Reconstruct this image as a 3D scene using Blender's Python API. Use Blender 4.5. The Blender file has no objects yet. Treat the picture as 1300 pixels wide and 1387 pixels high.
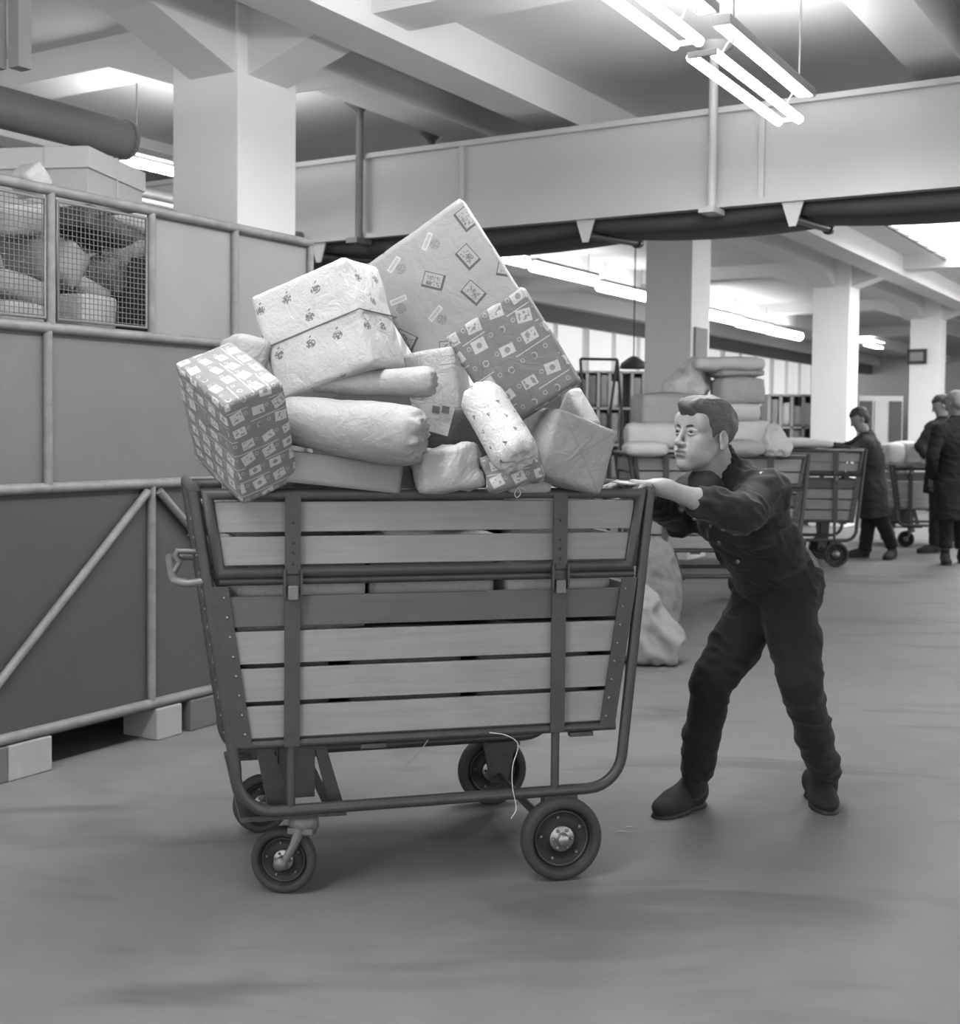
import bpy, bmesh, math, random
import numpy as np
from mathutils import Vector, Matrix
S = bpy.context.scene
COL = S.collection
random.seed(7)
rng = np.random.default_rng(7)
PI = math.pi

# ------------------------------------------------------------------ camera
FPX = 1700.0; CH = 1.3
TH = math.atan(69 / FPX); RO = math.radians(0.6)
cF = np.array([0, math.cos(TH), -math.sin(TH)]); cR0 = np.array([1.0, 0, 0]); cU0 = np.cross(cR0, cF)
cR = cR0 * math.cos(RO) + cU0 * math.sin(RO); cU = -cR0 * math.sin(RO) + cU0 * math.cos(RO)
CC = np.array([0, 0, CH])
def ray(px, py): return cF + cR * (px - 650) / FPX - cU * (py - 649) / FPX
def G(px, py, z=0.0):
    r = ray(px, py); return CC + r * (z - CH) / r[2]
def D(px, py, d):
    r = ray(px, py); return CC + r * d / r[1]
def PL(px, py, o, n):
    r = ray(px, py); return CC + r * ((np.asarray(o) - CC) @ n) / (r @ n)
cam = bpy.data.cameras.new('camera'); co = bpy.data.objects.new('camera', cam); COL.objects.link(co)
M = Matrix(((cR[0], cU[0], -cF[0], 0), (cR[1], cU[1], -cF[1], 0), (cR[2], cU[2], -cF[2], CH), (0, 0, 0, 1)))
co.matrix_world = M
cam.sensor_fit = 'HORIZONTAL'; cam.sensor_width = 36; cam.lens = 36 * FPX / 1300
cam.shift_y = -44.5 / 1300; cam.clip_end = 200; cam.clip_start = 0.05
cam.dof.use_dof = True; cam.dof.focus_distance = 3.75; cam.dof.aperture_fstop = 5.0
S.camera = co
# building grid
AZ = math.radians(31.5)
aV = np.array([math.sin(AZ), math.cos(AZ), 0.]); bV = np.array([math.cos(AZ), -math.sin(AZ), 0.]); zV = np.array([0, 0, 1.])
def AB(a, b, z=0.0): return aV * a + bV * b + zV * z
# ------------------------------------------------------------------ materials
def lin(s): s = s / 255.; return s / 12.92 if s <= .04045 else ((s + .055) / 1.055) ** 2.4
class Nd:
    """tiny expression helper for shader math"""
    def __init__(s, m):
        s.t = m.node_tree; s.n = s.t.nodes; s.l = s.t.links
    def new(s, k, **kw):
        n = s.n.new(k)
        for a, b in kw.items(): setattr(n, a, b)
        return n
    def put(s, sock, v):
        if isinstance(v, (int, float)): sock.default_value = v
        elif isinstance(v, tuple): sock.default_value = v
        else: s.l.new(v, sock)
    def m(s, op, a, b=None, c=None):
        n = s.new('ShaderNodeMath', operation=op); s.put(n.inputs[0], a)
        if b is not None: s.put(n.inputs[1], b)
        if c is not None: s.put(n.inputs[2], c)
        return n.outputs[0]
    def vec(s, x, y, z=0.0):
        n = s.new('ShaderNodeCombineXYZ'); s.put(n.inputs[0], x); s.put(n.inputs[1], y); s.put(n.inputs[2], z); return n.outputs[0]
    def sep(s, v):
        n = s.new('ShaderNodeSeparateXYZ'); s.l.new(v, n.inputs[0]); return n.outputs
    def obj(s): return s.new('ShaderNodeTexCoord').outputs['Object']
    def uv(s): return s.new('ShaderNodeTexCoord').outputs['UV']
    def noise(s, v, scale, detail=3.0, rough=.5, dist=0.0):
        n = s.new('ShaderNodeTexNoise'); s.l.new(v, n.inputs['Vector']); n.inputs['Scale'].default_value = scale
        n.inputs['Detail'].default_value = detail; n.inputs['Roughness'].default_value = rough; n.inputs['Distortion'].default_value = dist
        return n.outputs['Fac']
    def white(s, v):
        n = s.new('ShaderNodeTexWhiteNoise', noise_dimensions='3D'); s.l.new(v, n.inputs['Vector']); return n.outputs['Value'], n.outputs['Color']
    def mix(s, f, a, b): return s.m('ADD', s.m('MULTIPLY', a, s.m('SUBTRACT', 1.0, f)), s.m('MULTIPLY', b, f))
    def lt(s, a, b): return s.m('LESS_THAN', a, b)
    def gt(s, a, b): return s.m('GREATER_THAN', a, b)
    def band(s, v, lo, hi): return s.m('MULTIPLY', s.gt(v, lo), s.lt(v, hi))
    def scale(s, v, x, y, z):
        n = s.new('ShaderNodeVectorMath', operation='MULTIPLY'); s.l.new(v, n.inputs[0]); n.inputs[1].default_value = (x, y, z); return n.outputs[0]
    def grey(s, v):
        n = s.new('ShaderNodeCombineColor'); 
        for i in range(3): s.put(n.inputs[i], v)
        return n.outputs[0]
    def bump(s, h, st=.3, dist=.01):
        n = s.new('ShaderNodeBump'); n.inputs['Strength'].default_value = st; n.inputs['Distance'].default_value = dist
        s.l.new(h, n.inputs['Height']); return n.outputs[0]
MATS = {}
def mat(name, g, rough=.6, var=0.0, vs=6.0, bump=0.0, bs=30.0, metal=0.0, stretch=(1, 1, 1), fn=None, emit=0.0, spec=.5, bd=.01, sheen=0):
    if name in MATS: return MATS[name]
    m = bpy.data.materials.new(name); m.use_nodes = True; q = Nd(m)
    b = q.n['Principled BSDF']; KF = 1.0 if any(w_ in name for w_ in ('column', 'beam', 'ceiling', 'far_wall', 'window', 'painted', 'cornice', 'tube')) else .78; c = lin(g) * KF
    b.inputs['Base Color'].default_value = (c, c, c, 1); b.inputs['Roughness'].default_value = rough
    b.inputs['Metallic'].default_value = metal; b.inputs['Specular IOR Level'].default_value = spec
    if fn:
        v = fn(q, b); 
        if v is not None: q.l.new(q.grey(q.m('MULTIPLY', v, KF)), b.inputs['Base Color'])
    elif var:
        nz = q.noise(q.scale(q.obj(), *stretch), vs, 5, .6)
        v = q.m('MULTIPLY', c, q.m('ADD', 1 - var, q.m('MULTIPLY', nz, 2 * var)))
        q.l.new(q.grey(v), b.inputs['Base Color'])
    if bump:
        q.l.new(q.bump(q.noise(q.scale(q.obj(), *stretch), bs, 4, .6), bump, bd), b.inputs['Normal'])
    if emit:
        b.inputs['Emission Color'].default_value = (1, 1, 1, 1); b.inputs['Emission Strength'].default_value = emit
    if sheen: b.inputs['Sheen Weight'].default_value = sheen
    m.diffuse_color = (c, c, c, 1)
    MATS[name] = m; return m

def f_floor(q, b):
    p = q.obj()
    n1 = q.noise(p, .55, 4, .55, .4); n2 = q.noise(p, 6, 6, .6); n3 = q.noise(p, 220, 2, .5)
    v = q.m('MULTIPLY', lin(139), q.m('ADD', .62, q.m('MULTIPLY', n1, .48)))
    v = q.m('MULTIPLY', v, q.m('ADD', .86, q.m('MULTIPLY', n2, .28)))
    v = q.m('MULTIPLY', v, q.m('ADD', .9, q.m('MULTIPLY', n3, .2)))
    # dark worn patches and faint wheel scuffs
    st = q.noise(q.scale(p, .7, 2.2, 1), 1.1, 3, .6, .8)
    k = q.m('MULTIPLY', q.m('MAXIMUM', q.m('SUBTRACT', st, .54), 0.0), 2.2)
    v = q.m('MULTIPLY', v, q.m('SUBTRACT', 1.0, q.m('MINIMUM', k, .3)))
    q.l.new(q.bump(n2, .12, .01), b.inputs['Normal'])
    return v
def f_wood(base, rough=.25):
    def f(q, b):
        p = q.uv(); info = q.new('ShaderNodeObjectInfo')
        g1 = q.noise(q.scale(p, 3, 60, 1), 1.0, 6, .65, .5); g2 = q.noise(q.scale(p, 12, 300, 1), 1.0, 3, .5); g3 = q.noise(p, 3.0, 4, .6)
        v = q.m('MULTIPLY', lin(base), q.m('ADD', .66, q.m('MULTIPLY', g1, .42)))
        v = q.m('MULTIPLY', v, q.m('ADD', .92, q.m('MULTIPLY', g2, .16)))
        v = q.m('MULTIPLY', v, q.m('ADD', .75, q.m('MULTIPLY', g3, .5)))
        q.l.new(q.bump(g1, .15, .004), b.inputs['Normal'])
        return v
    return f
def creases(q, b, s=14, st=.5, d=.006):
    p = q.obj()
    n = q.noise(p, s, 3, .55, .9); r = q.m('ABSOLUTE', q.m('SUBTRACT', n, .5)); n2 = q.noise(p, s * 3.1, 3, .6, 1.2); r2 = q.m('ABSOLUTE', q.m('SUBTRACT', n2, .5))
    h = q.m('ADD', q.m('MINIMUM', q.m('MULTIPLY', r, 5.0), 1.0), q.m('MULTIPLY', q.m('MINIMUM', q.m('MULTIPLY', r2, 5.0), 1.0), .4))
    q.l.new(q.bump(h, st, d), b.inputs['Normal'])
def f_paper(base, s=10, st=.4, var=.12, d=.006):
    def f(q, b):
        creases(q, b, s, st, d); n = q.noise(q.obj(), 7, 4, .6)
        return q.m('MULTIPLY', lin(base), q.m('ADD', 1 - var, q.m('MULTIPLY', n, 2 * var)))
    return f
def celluv(q, w, h, seed=0.0):
    s = q.sep(q.uv()); u, v = s[0], s[1]
    r = q.m('FLOOR', q.m('DIVIDE', v, h)); fv = q.m('FRACT', q.m('DIVIDE', v, h))
    off, _ = q.white(q.vec(r, seed, 3.3))
    uu = q.m('ADD', q.m('DIVIDE', u, w), off)
    c = q.m('FLOOR', uu); fu = q.m('FRACT', uu)
    r1, rc = q.white(q.vec(c, r, seed + 1.7)); rs = q.sep(rc)
    return fu, fv, r1, rs
def rot(q, x, y, ang):
    c = q.m('COSINE', ang); s = q.m('SINE', ang)
    return q.m('SUBTRACT', q.m('MULTIPLY', x, c), q.m('MULTIPLY', y, s)), q.m('ADD', q.m('MULTIPLY', x, s), q.m('MULTIPLY', y, c))
def rect(q, x, y, hx, hy): return q.m('MULTIPLY', q.lt(q.m('ABSOLUTE', x), hx), q.lt(q.m('ABSOLUTE', y), hy))
def f_stamps(bg, fg, w=.060, h=.043, seed=0.0):
    def f(q, b):
        creases(q, b, 9, .35, .004)
        fu, fv, r1, rs = celluv(q, w, h, seed)
        x = q.m('MULTIPLY', q.m('SUBTRACT', fu, .44), .78 * w / h); y = q.m('MULTIPLY', q.m('SUBTRACT', fv, .5), .78)
        x, y = rot(q, x, y, q.m('MULTIPLY', q.m('SUBTRACT', rs[0], .5), .7))
        has = q.gt(r1, .24)
        R = q.m('MULTIPLY', rect(q, x, y, .31, q.m('ADD', .19, q.m('MULTIPLY', rs[1], .1))), has)
        d = q.m('SQRT', q.m('ADD', q.m('MULTIPLY', x, x), q.m('MULTIPLY', y, y)))
        a1 = q.noise(q.vec(q.m('MULTIPLY', fu, 5.0), q.m('MULTIPLY', fv, 4.0), q.m('MULTIPLY', r1, 40.0)), 1.2, 1, .5)
        mot = q.m('ADD', q.m('MULTIPLY', q.lt(d, .12), q.gt(rs[2], .5)), q.m('MULTIPLY', q.gt(a1, .57), q.lt(rs[2], .5)))
        mot = q.m('MULTIPLY', q.m('MINIMUM', mot, 1.0), rect(q, x, y, .24, .17))
        swx = q.m('MULTIPLY', q.m('SUBTRACT', fu, .86), w / h); swy = q.m('SUBTRACT', fv, .38); ds = q.m('SQRT', q.m('ADD', q.m('MULTIPLY', swx, swx), q.m('MULTIPLY', swy, swy)))
        sw = q.m('MULTIPLY', q.band(ds, .08, .12), q.m('SUBTRACT', 1.0, R))
        dl = q.m('SQRT', q.m('ADD', q.m('MULTIPLY', q.m('ADD', x, .05), q.m('ADD', x, .05)), q.m('MULTIPLY', y, y)))
        sw2 = q.m('MULTIPLY', q.band(dl, .09, .14), q.lt(r1, .24))
        ln = q.m('MULTIPLY', q.band(fv, .03, .08), q.gt(rs[1], .45))
        L = q.m('MINIMUM', q.m('ADD', q.m('ADD', R, ln), q.m('MULTIPLY', q.m('ADD', sw, sw2), .7)), 1.0)
        v = q.mix(L, lin(bg), lin(fg)); v = q.mix(q.m('MULTIPLY', mot, .75), v, lin(bg) * .8)
        n = q.noise(q.obj(), 9, 3, .6)
        return q.m('MULTIPLY', v, q.m('ADD', .88, q.m('MULTIPLY', n, .24)))
    return f
def f_cards(q, b):
    # pale paper with fine wavy lines and slanted stamp frames
    creases(q, b, 6, .25, .004)
    fu, fv, r1, rs = celluv(q, .125, .098, 5.0)
    x = q.m('MULTIPLY', q.m('SUBTRACT', fu, .5), 1.25); y = q.m('SUBTRACT', fv, .5)
    x, y = rot(q, x, y, q.m('ADD', .45, q.m('MULTIPLY', q.m('SUBTRACT', rs[0], .5), 2.2)))
    big = q.gt(r1, .42)
    outer = rect(q, x, y, .34, .24); inner = rect(q, q.m('SUBTRACT', x, .025), q.m('ADD', y, .025), .29, .19)
    frame = q.m('MULTIPLY', q.m('SUBTRACT', outer, q.m('MULTIPLY', inner, outer)), big)
    uvs = q.uv()
    fig = q.gt(q.noise(uvs, 120, 2, .6, 1.5), .54)
    figure = q.m('MULTIPLY', q.m('MULTIPLY', fig, rect(q, x, y, .22, .14)), big)
    small = q.m('SUBTRACT', 1.0, big)
    lab = q.m('MULTIPLY', rect(q, x, q.m('ADD', y, .15), .27, .085), small); lab2 = q.m('MULTIPLY', rect(q, x, q.m('ADD', y, .15), .22, .05), small)
    y2 = q.m('SUBTRACT', y, .12); dd = q.m('SQRT', q.m('ADD', q.m('MULTIPLY', x, x), q.m('MULTIPLY', y2, y2)))
    blob = q.m('MULTIPLY', q.m('MULTIPLY', q.lt(dd, .16), q.gt(q.noise(uvs, 260, 2, .5), .45)), small)
    s = q.sep(uvs); wv = q.m('SINE', q.m('MULTIPLY', q.m('ADD', q.m('ADD', s[1], q.m('MULTIPLY', s[0], .6)), q.m('MULTIPLY', q.noise(uvs, 18, 2, .5), .03)), 1500.0))
    base = q.m('MULTIPLY', lin(152), q.m('ADD', 1.0, q.m('MULTIPLY', wv, .16)))
    v = q.mix(q.m('MULTIPLY', q.m('MULTIPLY', inner, outer), big), base, lin(158))
    v = q.mix(frame, v, lin(78)); v = q.mix(figure, v, lin(95)); v = q.mix(lab, v, lin(192)); v = q.mix(lab2, v, lin(166)); v = q.mix(q.m('MULTIPLY', blob, .8), v, lin(118))
    return v
def f_flowers(q, b):
    creases(q, b, 11, .4, .005)
    uvs = q.uv()
    fu, fv, r1, rs = celluv(q, .098, .074, 9.0)
    x = q.m('SUBTRACT', fu, q.m('ADD', .35, q.m('MULTIPLY', rs[0], .3))); y = q.m('SUBTRACT', fv, q.m('ADD', .4, q.m('MULTIPLY', rs[1], .3)))
    d = q.m('SQRT', q.m('ADD', q.m('MULTIPLY', x, x), q.m('MULTIPLY', y, y)))
    pt = q.m('MULTIPLY', q.lt(d, .16), q.gt(q.noise(uvs, 150, 2, .6), .47)); ring = q.band(d, .05, .08)
    y3 = q.m('ADD', y, .26); x3 = q.m('ADD', x, .04); leaf = q.lt(q.m('ADD', q.m('ABSOLUTE', q.m('ADD', x3, y3)), q.m('MULTIPLY', q.m('ABSOLUTE', q.m('SUBTRACT', x3, y3)), 2.2)), .1)
    on = q.gt(r1, .3)
    k = q.m('MULTIPLY', q.m('MINIMUM', q.m('ADD', q.m('ADD', pt, ring), leaf), 1.0), on)
    sc = q.gt(q.noise(uvs, 60, 2, .4, 2.0), .66)
    n = q.noise(q.obj(), 9, 3, .6)
    v = q.m('MULTIPLY', lin(200), q.m('ADD', .9, q.m('MULTIPLY', n, .2)))
    v = q.mix(q.m('MULTIPLY', sc, .25), v, lin(150)); return q.mix(q.m('MULTIPLY', k, .85), v, lin(88))
def f_specks(q, b):
    creases(q, b, 13, .5, .005)
    uvs = q.uv()
    fu, fv, r1, rs = celluv(q, .011, .011, 4.0)
    x = q.m('SUBTRACT', fu, q.m('ADD', .3, q.m('MULTIPLY', rs[0], .4))); y = q.m('SUBTRACT', fv, q.m('ADD', .3, q.m('MULTIPLY', rs[1], .4)))
    d = q.m('SQRT', q.m('ADD', q.m('MULTIPLY', x, x), q.m('MULTIPLY', y, y)))
    k = q.m('MULTIPLY', q.lt(d, .13), q.gt(r1, .45))
    gu, gv, g1, gs = celluv(q, .05, .042, 6.0)
    x2 = q.m('SUBTRACT', gu, .5); y2 = q.m('SUBTRACT', gv, .5); x2, y2 = rot(q, x2, y2, q.m('MULTIPLY', gs[0], 6.0))
    t = q.m('MULTIPLY', q.lt(q.m('ADD', q.m('MULTIPLY', q.m('ABSOLUTE', x2), 2.0), y2), .16), q.gt(y2, -.14))
    t = q.m('MULTIPLY', q.m('MULTIPLY', t, q.gt(g1, .35)), q.gt(q.noise(uvs, 140, 2, .5), .44))
    v = q.mix(q.m('MULTIPLY', k, .55), lin(212), lin(100)); return q.mix(q.m('MULTIPLY', t, .85), v, lin(78))

wallp = mat('painted_concrete', 215, .8, var=.06, vs=2)
ceilm = mat('ceiling_paint', 214, .85, var=.08, vs=1.2)
floorm = mat('floor_concrete', 120, .62, fn=f_floor, spec=.3)
steel = mat('dark_painted_steel', 70, .42, var=.28, vs=18, bump=.12, bs=60, metal=.25)
steel2 = mat('worn_tube_steel', 112, .45, var=.38, vs=22, bump=.15, bs=50, metal=.3)
black = mat('black_rubber', 40, .62, var=.2, vs=30)
tyre = mat('grey_black_tyre', 62, .75, var=.15, vs=30)
bright = mat('bright_metal', 175, .35, metal=.8, var=.2, vs=60)
wood = mat('bare_wood_slat', 166, .65, fn=f_wood(166))
wood_dark = mat('dark_painted_slat', 92, .6, fn=f_wood(92))
kraft = mat('kraft_paper', 190, .6, fn=f_paper(166, 9, .4))
kraft_d = mat('dark_kraft_paper', 150, .6, fn=f_paper(132, 8, .5))
kraft_l = mat('light_wrapping_paper', 216, .6, fn=f_paper(186, 9, .45))
carton = mat('carton_board', 152, .75, var=.06, vs=5)
graypar = mat('dark_grey_wrap', 92, .6, fn=f_paper(74, 5, .5))
def f_diag(q, b):
    v = f_paper(166, 7, .5)(q, b); s = q.sep(q.uv()); d = q.m('ABSOLUTE', q.m('SUBTRACT', q.m('MULTIPLY', q.m('ABSOLUTE', s[0]), .92), q.m('ABSOLUTE', s[1])))
    return q.m('MULTIPLY', v, q.m('SUBTRACT', 1.0, q.m('MULTIPLY', q.lt(q.m('ADD', d, q.m('MULTIPLY', q.noise(q.obj(), 30, 2, .5), .006)), .0060), .15)))
kraftx = mat('kraft_with_diagonal_folds', 166, .6, fn=f_diag)
stampA = mat('stamp_pattern_paper', 130, .55, fn=f_stamps(140, 212))
stampB = mat('stamp_pattern_paper_dark', 120, .55, fn=f_stamps(120, 186, .076, .054, 4.4))
cards = mat('card_pattern_paper', 176, .55, fn=f_cards)
flowers = mat('flower_pattern_paper', 226, .55, fn=f_flowers)
specks = mat('speckled_white_paper', 236, .55, fn=f_specks)
stringm = mat('pale_string', 225, .8)
palebun = mat('pale_bundle_cloth', 225, .85, fn=f_paper(225, 4, .3))
canvas = mat('sack_canvas', 150, .9, var=.15, vs=9, bump=.4, bs=25)
# ------------------------------------------------------------------ object helpers
def tag(o, label=None, cat=None, group=None, kind=None):
    if label: o['label'] = label
    if cat: o['category'] = cat
    if group: o['group'] = group
    if kind: o['kind'] = kind
    return o
def empty(name, loc=(0, 0, 0), rz=0.0, label=None, cat=None, group=None):
    o = bpy.data.objects.new(name, None); COL.objects.link(o); o.location = loc; o.rotation_euler = (0, 0, rz); o.empty_display_size = .1
    return tag(o, label, cat, group)
def link(name, me, mats, parent=None, smooth=False, mw=None):
    o = bpy.data.objects.new(name, me); COL.objects.link(o)
    for m in (mats if isinstance(mats, (list, tuple)) else [mats]): me.materials.append(m)
    if smooth:
        me.polygons.foreach_set('use_smooth', [True] * len(me.polygons))
    if mw is not None: o.matrix_world = mw
    if parent: o.parent = parent
    return o
def box_uv(me):
    uvl = me.uv_layers.new(name='UVMap'); d = uvl.data
    n = len(me.vertices); co_ = np.empty(n * 3); me.vertices.foreach_get('co', co_); co_ = co_.reshape(-1, 3)
    for p in me.polygons:
        nn = p.normal; ax = max(range(3), key=lambda i: abs(nn[i]))
        for li in p.loop_indices:
            c = co_[me.loops[li].vertex_index]
            d[li].uv = (c[1], c[2]) if ax == 0 else (c[0], c[2]) if ax == 1 else (c[0], c[1])
class MB:
    """collects shapes into one mesh"""
    def __init__(s): s.v = []; s.f = []; s.mi = []; s.sm = []
    def add(s, vs, fs, mi=0, sm=False):
        k = len(s.v); s.v += [tuple(map(float, p)) for p in vs]; s.f += [tuple(i + k for i in f) for f in fs]; s.mi += [mi] * len(fs); s.sm += [sm] * len(fs)
    def box(s, c, h, R=None, mi=0, ch=0.0):
        c = np.asarray(c, float); R = np.eye(3) if R is None else np.asarray(R, float)
        if ch <= 0:
            vs = [c + R @ (np.array([x, y, z]) * h) for x in (-1, 1) for y in (-1, 1) for z in (-1, 1)]
            s.add(vs, [(0, 1, 3, 2), (4, 6, 7, 5), (0, 4, 5, 1), (2, 3, 7, 6), (0, 2, 6, 4), (1, 5, 7, 3)], mi); return
        bm = bmesh.new(); bmesh.ops.create_cube(bm, size=2)
        for v in bm.verts: v.co = Vector((v.co.x * h[0], v.co.y * h[1], v.co.z * h[2]))
        bmesh.ops.bevel(bm, geom=bm.edges[:], offset=ch, segments=2, affect='EDGES', profile=.5)
        bm.verts.index_update()
        s.add([c + R @ np.array(v.co) for v in bm.verts], [[v.index for v in f.verts] for f in bm.faces], mi); bm.free()
    def bb(s, lo, hi, mi=0, ch=0.0):
        lo = np.array(lo, float); hi = np.array(hi, float); s.box((lo + hi) / 2, np.abs(hi - lo) / 2, None, mi, ch)
    def tube(s, pts, r, n=10, mi=0, closed=False, caps=True):
        P = [np.asarray(p, float) for p in pts]; m = len(P); rs = r if isinstance(r, (list, tuple)) else [r] * m
        vs = []; fs = []; prev = None
        for i in range(m):
            d1 = P[i] - P[i - 1] if (closed or i > 0) else P[1] - P[0]; d2 = P[(i + 1) % m] - P[i] if (closed or i < m - 1) else P[-1] - P[-2]
            d1 = d1 / (np.linalg.norm(d1) + 1e-12); d2 = d2 / (np.linalg.norm(d2) + 1e-12); t = d1 + d2
            t = t / (np.linalg.norm(t) + 1e-12); cs = max(.5, float(t @ d1)); bd = d2 - d1; bd = bd / (np.linalg.norm(bd) + 1e-12)
            if prev is None:
                a = np.array([0, 0, 1.]) if abs(t[2]) < .9 else np.array([1., 0, 0]); x = np.cross(a, t)
            else: x = prev - t * (prev @ t)
            x /= np.linalg.norm(x); prev = x; y = np.cross(t, x)
            for k in range(n):
                an = 2 * PI * k / n; of = (x * math.cos(an) + y * math.sin(an)) * rs[i]; vs.append(P[i] + of + bd * (of @ bd) * (1 / cs - 1))
        for i in range(m if closed else m - 1):
            j = (i + 1) % m
            for k in range(n): fs.append((i * n + k, i * n + (k + 1) % n, j * n + (k + 1) % n, j * n + k))
        s.add(vs, fs, mi, True)
        if not closed and caps: s.add(vs[:n], [tuple(range(n))[::-1]], mi); s.add(vs[-n:], [tuple(range(n))], mi)
    def lathe(s, c, ax, prof, n=28, mi=0):
        c = np.asarray(c, float); ax = np.asarray(ax, float); ax /= np.linalg.norm(ax)
        a = np.array([0, 0, 1.]) if abs(ax[2]) < .9 else np.array([1., 0, 0]); x = np.cross(a, ax); x /= np.linalg.norm(x); y = np.cross(ax, x)
        vs = []; fs = []; m = len(prof)
        for (r, h) in prof:
            for k in range(n):
                an = 2 * PI * k / n; vs.append(c + ax * h + (x * math.cos(an) + y * math.sin(an)) * max(r, 1e-4))
        for i in range(m - 1):
            for k in range(n): fs.append((i * n + k, i * n + (k + 1) % n, (i + 1) * n + (k + 1) % n, (i + 1) * n + k))
        s.add(vs, fs, mi, True)
    def sphere(s, c, r, n=10, mi=0, sc=(1, 1, 1), R=None):
        prof = [(math.sin(PI * i / n), -math.cos(PI * i / n)) for i in range(n + 1)]; R = np.eye(3) if R is None else R
        vs = []; fs = []; k2 = n * 2
        for (rr, h) in prof:
            for k in range(k2): vs.append(np.asarray(c) + R @ (np.array([math.cos(2 * PI * k / k2) * rr, math.sin(2 * PI * k / k2) * rr, h]) * r * np.array(sc)))
        for i in range(n):
            for k in range(k2): fs.append((i * k2 + k, i * k2 + (k + 1) % k2, (i + 1) * k2 + (k + 1) % k2, (i + 1) * k2 + k))
        s.add(vs, fs, mi, True)
    def build(s, name, mats, parent=None, uv=False, mw=None):
        me = bpy.data.meshes.new(name); me.from_pydata(s.v, [], s.f)
        me.polygons.foreach_set('material_index', s.mi); me.polygons.foreach_set('use_smooth', s.sm)
        bm = bmesh.new(); bm.from_mesh(me); bmesh.ops.recalc_face_normals(bm, faces=bm.faces[:]); bm.to_mesh(me); bm.free()
        if uv: box_uv(me)
        o = link(name, me, mats, parent, mw=mw)
        return o
def curve(pts, n=6):
    P = [np.asarray(p, float) for p in pts]; P = [2 * P[0] - P[1]] + P + [2 * P[-1] - P[-2]]; out = []
    for i in range(1, len(P) - 2):
        for k in range(n):
            t = k / n; out.append(.5 * (2 * P[i] + (P[i + 1] - P[i - 1]) * t + (2 * P[i - 1] - 5 * P[i] + 4 * P[i + 1] - P[i + 2]) * t * t + (3 * P[i] - P[i - 1] - 3 * P[i + 1] + P[i + 2]) * t ** 3))
    return out + [P[-2]]
def hash3(i, j, k):
    h = (i.astype(np.int64) * 374761393 + j.astype(np.int64) * 668265263 + k.astype(np.int64) * 2147483647 + 1013904223) & 0x7fffffff
    h = ((h ^ (h >> 13)) * 1274126177) & 0x7fffffff
    return ((h ^ (h >> 16)) & 0xffff) / 65535.0
def vnoise(P):
    I = np.floor(P).astype(int); Fr = P - I; Fr = Fr * Fr * (3 - 2 * Fr); out = 0
    for dx in (0, 1):
        for dy in (0, 1):
            for dz in (0, 1):
                w = (Fr[:, 0] if dx else 1 - Fr[:, 0]) * (Fr[:, 1] if dy else 1 - Fr[:, 1]) * (Fr[:, 2] if dz else 1 - Fr[:, 2])
                out = out + w * hash3(I[:, 0] + dx, I[:, 1] + dy, I[:, 2] + dz)
    return out * 2 - 1
def fbm(P, o=3): return sum(vnoise(P * 2 ** i + 17.3 * i) / 2 ** i for i in range(o))
def basis(x, y):
    x = np.asarray(x, float); x = x / np.linalg.norm(x); y = np.asarray(y, float); y = y - x * (x @ y); y /= np.linalg.norm(y)
    return np.column_stack([x, y, np.cross(x, y)])
def Rz(a): c, s = math.cos(a), math.sin(a); return np.array([[c, -s, 0], [s, c, 0], [0, 0, 1.]])
def mw_of(c, R): 
    m = Matrix.Identity(4)
    for i in range(3):
        for j in range(3): m[i][j] = R[i][j]
        m[i][3] = c[i]
    return m
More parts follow.
